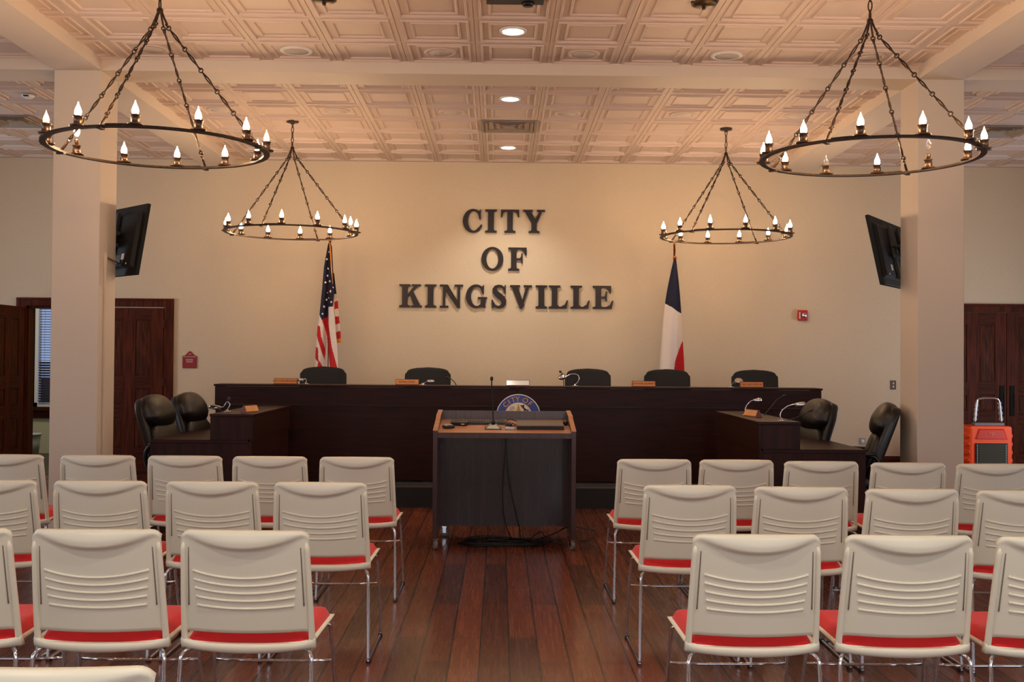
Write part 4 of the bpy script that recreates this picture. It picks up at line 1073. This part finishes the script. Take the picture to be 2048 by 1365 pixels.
# ------------------------------------------------------------------ orange trolley speaker by the right doors
t = empty('trolley_cooler', (5.575, 12.35, 0), 0, 'orange wheeled unit with pull handle by the right doors', 'trolley')
bd = MB().box(-.25, .25, -.17, .17, .06, .73)
bd.build('body', ORANGE, t, .03)
MB().add([(-.19,-.17,.58),(.19,-.17,.58),(.15,-.17,.70),(-.15,-.17,.70),(-.17,-.186,.585),(.17,-.186,.585),(.135,-.182,.685),(-.135,-.182,.685)], [(0,1,5,4),(1,2,6,5),(2,3,7,6),(3,0,4,7),(4,5,6,7)]).build('front_recess', mat('deep_orange_plastic', (206, 44, 14), .4), t)
MB().box(-.185, .185, -.186, -.168, .09, .535).build('grille_frame', BLACK, t, .004)
gp = MB().box(-.15, .15, -.190, -.185, .10, .52).build('grille', GRILLE, t)
dt = MB()
for s_ in (-1, 1):
    for k in range(22): dt.box(s_*.166-.005, s_*.166+.005, -.1885, -.186, .10+k*.0195, .106+k*.0195)
dt.build('dotted_trim', WHITE, t)
lg = MB()
for (a, b) in ((-.022, .008), (0, .014), (.022, .008)): lg.pad((a, -.187, .642+b*.6), (.009, .003, .012), 1, nu=12, nv=6)
lg.pad((0, -.187, .632), (.014, .003, .008), 1, nu=12, nv=6); lg.build('emblem', mat('emblem_pink', (226, 120, 96), .4), t)
for s_ in (-1, 1):
    rb = MB()
    for k in range(6): rb.pad((s_*.247, 0, .14+k*.095), (.012, .165, .036), .5, .6, nu=16, nv=8)
    rb.build('side_ribs', ORANGE, t)
MB().box(-.175, .175, -.13, -.05, .73, .765).build('handle_socket', mat('socket_grey', (110, 110, 112), .4), t, .008)
MB().tube(bez([(-.155, -.09, .76), (-.14, -.09, .92), (-.125, -.09, 1.02), (-.08, -.09, 1.045), (0, -.09, 1.05), (.08, -.09, 1.045), (.125, -.09, 1.02), (.14, -.09, .92), (.155, -.09, .76)], 6), .0125, 10).build('pull_handle', CHROME, t)
WRAP = mat('clear_plastic_wrap', (220, 225, 235), .12, alpha=.35, bump=((60, 60, 60), .9, .01))
MB().tube(bez([(-.152, -.09, .79), (-.142, -.09, .90), (-.13, -.09, 1.0)], 6), [.020+.005*math.sin(i*2.1) for i in range(13)], 10).build('plastic_wrap', WRAP, t)
MB().tube(bez([(.152, -.09, .79), (.142, -.09, .90), (.13, -.09, 1.0)], 6), [.022+.006*math.sin(i*1.7) for i in range(13)], 10).build('plastic_wrap', WRAP, t)
for s_ in (-1, 1): MB().lathe([(0, -.018), (.055, -.018), (.06, 0), (.055, .018), (0, .018)], (s_*.21, .13, .06), 22, M=Matrix.Rotation(R(90), 4, 'Y')).build('wheel', BLACK, t)
MB().box(-.2, -.15, -.15, -.10, 0, .06).box(.15, .2, -.15, -.10, 0, .06).build('foot', BLACK, t)

# ------------------------------------------------------------------ stacking chairs
TOPZ = .869
def wid(z):            # half width of the back at height z
    k = (z-.437)/(TOPZ-.437)
    return .237-.010*k-.004*k*k
def ysurf(x, z):       # rear surface of the back; top centre at y=0, sides wrap forward
    k = (z-.437)/(TOPZ-.437)
    return .075*max(0, 1-k)**1.15 + .045*(x/.23)**2
def back_mesh():
    mb = MB()
    zb = lambda x: .506 - .022*max(0, (abs(x)-.165)/.05)**2 if abs(x) < .215 else .484
    nu, nv = 40, 64
    def zt(x):
        s_ = abs(x)/.223
        return TOPZ + .006*(1-s_*s_) - .018*max(0, (s_-.86)/.14)**2.4
    def rear(u, v):
        s_ = 2*u-1
        vv = v**.8
        x0 = s_*.2
        z0 = zb(x0); z = z0+(zt(s_*.223)-z0)*vv
        x = s_*wid(z)
        d = zt(x)-z; c = .060*max(0, 1-s_*s_*1.0)
        y = ysurf(x, z)
        a = c/.060
        if c > 0 and d < c: y -= .022*a*math.sin(PI*.5*min(1, d/(c*.8)))*1.0
        elif c > 0 and d < c+.016:
            w_ = 1-(d-c)/.016; y -= .022*a*w_*w_*(3-2*w_)
        if d < .014: y += .012*(1-d/.014)**2
        return (x, y, z)
    def front(u, v):
        x, y, z = rear(u, v); s_ = 2*u-1
        k = (z-.437)/(TOPZ-.437)
        return (x*.985, ysurf(x, z)+.009, z-.002 if v > .98 else z)
    mb.slab(rear, nu, nv, front)
    # five raised ribs with round ends
    for i in range(5):
        ce = .143+.0308*i; cc = .165+.0272*i; hw = .178-.003*i
        pts = []
        for k in range(25):
            s_ = -1+2*k/24; x = s_*hw; d = cc+(ce-cc)*s_*s_; z = TOPZ-d
            pts.append((x, ysurf(x, z)-.0005, z))
        mb.tube(pts, .0046, 7)
        for p in (pts[0], pts[-1]): mb.pad(p, (.006, .004, .006), 1, nu=10, nv=6)
    return mb.mesh('backrest', PLASTIC)
def frame_mesh():
    mb = MB()
    for s_ in (-1, 1):
        pts = []; rr = []
        for k in range(22):
            t_ = k/21; z = .445+(.825-.445)*t_; x = s_*(wid(z)-.010)
            pts.append((x, ysurf(x, z)-.001, z)); rr.append(.0120*(1-.2*t_) if k < 21 else .004)
        mb.tube(pts, rr, 10)
        mb.tube([(s_*(wid(z)-.030), ysurf(s_*.2, z)-.0012, z) for z in [.60+.21*k/10 for k in range(11)]], .0022, 6, m=1)
    def bar(u, v):
        s_ = 2*u-1; x = s_*.237
        lo = .437+.010*s_*s_-.004; hi = .466+.016*max(0, (abs(s_)-.72)/.28)**2
        a = PI*(v-.5); z = (lo+hi)/2+(hi-lo)/2*math.sin(a)
        return (x, ysurf(x, z)-.003-.011*math.cos(a)-.004, z)
    mb.slab(bar, 30, 10, lambda u, v: (bar(u, v)[0], ysurf(bar(u, v)[0], bar(u, v)[2])+.012, bar(u, v)[2]))
    return mb.mesh('back_frame', [PLASTIC, mat('shadow_groove_plastic', (120, 110, 98), .6)])
def seat_outline(u, v):
    # u across -1..1, v from rear 0 to front 1
    y = .095+.415*v
    w = .228+.012*v
    w *= 1-.30*max(0, (v-.86)/.14)**2.2-.10*max(0, (.12-v)/.12)**2
    return u*w, y
def shell_mesh():
    mb = MB()
    def top(u, v):
        x, y = seat_outline((2*u-1), v); s_ = 2*u-1
        z = .462+.012*v+.010*s_*s_*(1-.3*v)-.02*max(0, (v-.85)/.15)**2
        return (x*1.035, y+.006*v, z)
    def bot(u, v):
        x, y, z = top(u, v); return (x*.94, y, z-.022)
    mb.slab(top, 18, 18, bot)
    return mb.mesh('seat_shell', PLASTIC)
def cushion_mesh():
    mb = MB()
    def top(u, v):
        s_ = 2*u-1; x, y = seat_outline(s_, v)
        e = min(1, (1-abs(s_))/.16)*1.0; f = min(1, v/.12, (1-v)/.12)
        r_ = math.sqrt(max(0, 1-(1-e)**2))*math.sqrt(max(0, 1-(1-f)**2))
        z = .466+.012*v-.02*max(0, (v-.85)/.15)**2+.034*r_
        return (x*.965, .10+(y-.095)*.975, z)
    def bot(u, v):
        x, y, z = top(u, v); return (x, y, .463+.012*v-.02*max(0, (v-.85)/.15)**2)
    mb.slab(top, 24, 24, bot)
    return mb.mesh('seat_cushion', RED)
def leg_mesh(s_):
    mb = MB()
    P_ = [(s_*.165, .14, .446), (s_*.205, .11, .440), (s_*.226, .085, .425), (s_*.231, .075, .38), (s_*.236, .055, .14), (s_*.238, .046, .03), (s_*.238, .052, .011), (s_*.239, .08, .009),
          (s_*.241, .52, .009), (s_*.241, .555, .011), (s_*.241, .562, .03), (s_*.238, .54, .16), (s_*.228, .485, .40), (s_*.222, .462, .438), (s_*.19, .44, .450), (s_*.14, .40, .452)]
    mb.tube(bez(P_, 4), .0072, 9)
    return mb.mesh('leg', CHROME)
def stretch_mesh():
    mb = MB().tube([(-.235, .522, .285), (-.1, .524, .280), (.1, .524, .280), (.235, .522, .285)], .0055, 8)
    mb.tube([(-.155, .16, .43), (-.155, .40, .438)], .006, 8).tube([(.155, .16, .43), (.155, .40, .438)], .006, 8)
    return mb.mesh('stretcher', CHROME)
def glide_mesh():
    mb = MB()
    return MB().lathe([(0, 0), (.012, 0), (.012, .016), (.009, .019), (0, .019)], seg=12).box(-.008, .008, -.022, .022, 0, .014).mesh('foot_glide', GLIDE)
def stacking_chair(x, y, rz, label):
    t = empty('stacking_chair', (x, y, 0), R(rz), label, 'chair', 'almond stacking chairs with red seats')
    link('backrest', cached('bk', back_mesh), t)
    link('back_frame', cached('fr', frame_mesh), t)
    s_ = link('seat_shell', cached('sh', shell_mesh), t)
    link('seat_cushion', cached('cu', cushion_mesh), t)
    for k in (-1, 1):
        l = link('leg', cached('leg%d' % k, lambda: leg_mesh(k)), t)
        link('foot_glide', cached('gl', glide_mesh), l, loc=(k*.238, .062, 0))
        link('foot_glide', cached('gl', glide_mesh), l, loc=(k*.241, .535, 0))
    link('stretcher', cached('st', stretch_mesh), t)
    return t
ordn = ['at the aisle', 'second from the aisle', 'third from the aisle', 'fourth from the aisle', 'fifth from the aisle', 'sixth from the aisle']
rowsC = [
 ('row nearest the camera', 3.69, [(-.963, -1, 0), (-1.479, 0, 0), (-2.0, 1, 0)], [(.823, 0, 3.67), (1.357, -.5, 3.67), (1.884, .8, 3.66)]),
 ('middle row', 5.11, [(-.938, 0, 0), (-1.46, -1, 0), (-1.999, 0, 0), (-2.529, 1, 0)], [(.844, 0, 5.09), (1.370, -1, 5.05), (1.887, 1, 5.0), (2.404, 0, 4.97)]),
 ('row closest to the lectern', 6.40, [(-.935, 0, 0), (-1.459, .3, 0), (-1.971, -.4, 0), (-2.495, .3, 0), (-3.047, 1.5, 0)], [(.860, 0, 6.385), (1.358, -.5, 6.385), (1.857, .5, 6.33), (2.359, 0, 6.275), (2.858, 1, 6.25)])]
for (rn, yy, Lx, Rx) in rowsC:
    for i, (x, rz, _) in enumerate(Lx):
        stacking_chair(x, yy+.004*i, rz, 'almond chair with red seat, %s, left block, %s' % (rn, ordn[i]))
    for i, (x, rz, y_) in enumerate(Rx):
        stacking_chair(x, y_, rz, 'almond chair with red seat, %s, right block, %s' % (rn, ordn[i]))
stacking_chair(-.975, 2.06, 0, 'almond chair cut off by the bottom edge, only its top rail showing')

# ------------------------------------------------------------------ daylight outside and camera
w = bpy.data.worlds.new('World'); sc.world = w; w.use_nodes = True; nt = w.node_tree
bg = nt.nodes['Background']; sky = nt.nodes.new('ShaderNodeTexSky')
try:
    sky.sky_type = 'NISHITA'; sky.sun_disc = False; sky.sun_elevation = R(38); sky.sun_rotation = R(200)
except Exception: pass
hz = nt.nodes.new('ShaderNodeHueSaturation'); hz.inputs['Saturation'].default_value = 1.0; hz.inputs['Value'].default_value = .016
nt.links.new(sky.outputs[0], hz.inputs['Color'])
mixw = nt.nodes.new('ShaderNodeMix'); mixw.data_type = 'RGBA'; mixw.inputs[0].default_value = .8; mixw.inputs[7].default_value = (.15, .20, .34, 1)
nt.links.new(hz.outputs[0], mixw.inputs[6]); nt.links.new(mixw.outputs[2], bg.inputs[0]); bg.inputs[1].default_value = 1.0

yaw, pitch, roll = R(.67), R(.87), R(.45)
fwd = Vector((math.sin(yaw)*math.cos(pitch), math.cos(yaw)*math.cos(pitch), math.sin(pitch)))
r0 = Vector((math.cos(yaw), -math.sin(yaw), 0)); u0 = r0.cross(fwd)
rt = r0*math.cos(roll)+u0*math.sin(roll); up = -r0*math.sin(roll)+u0*math.cos(roll)
cd = bpy.data.cameras.new('camera'); cam = bpy.data.objects.new('camera', cd); col.objects.link(cam)
cam.matrix_world = Matrix(((rt.x, up.x, -fwd.x, -.08), (rt.y, up.y, -fwd.y, 0), (rt.z, up.z, -fwd.z, 1.48), (0, 0, 0, 1)))
cd.sensor_width = 36; cd.lens = 2130/2048*36; cd.clip_start = .05; cd.clip_end = 200
sc.camera = cam

sc.view_settings.view_transform = 'Standard'; sc.view_settings.look = 'None'; sc.view_settings.gamma = 1
sc.view_settings.use_curve_mapping = False; sc.view_settings.exposure = 1.0
sc.cycles.use_denoising = True
sc.cycles.max_bounces = 8; sc.cycles.diffuse_bounces = 4; sc.cycles.glossy_bounces = 4; sc.cycles.transmission_bounces = 6
sc.cycles.sample_clamp_indirect = 4; sc.cycles.caustics_reflective = False; sc.cycles.caustics_refractive = False
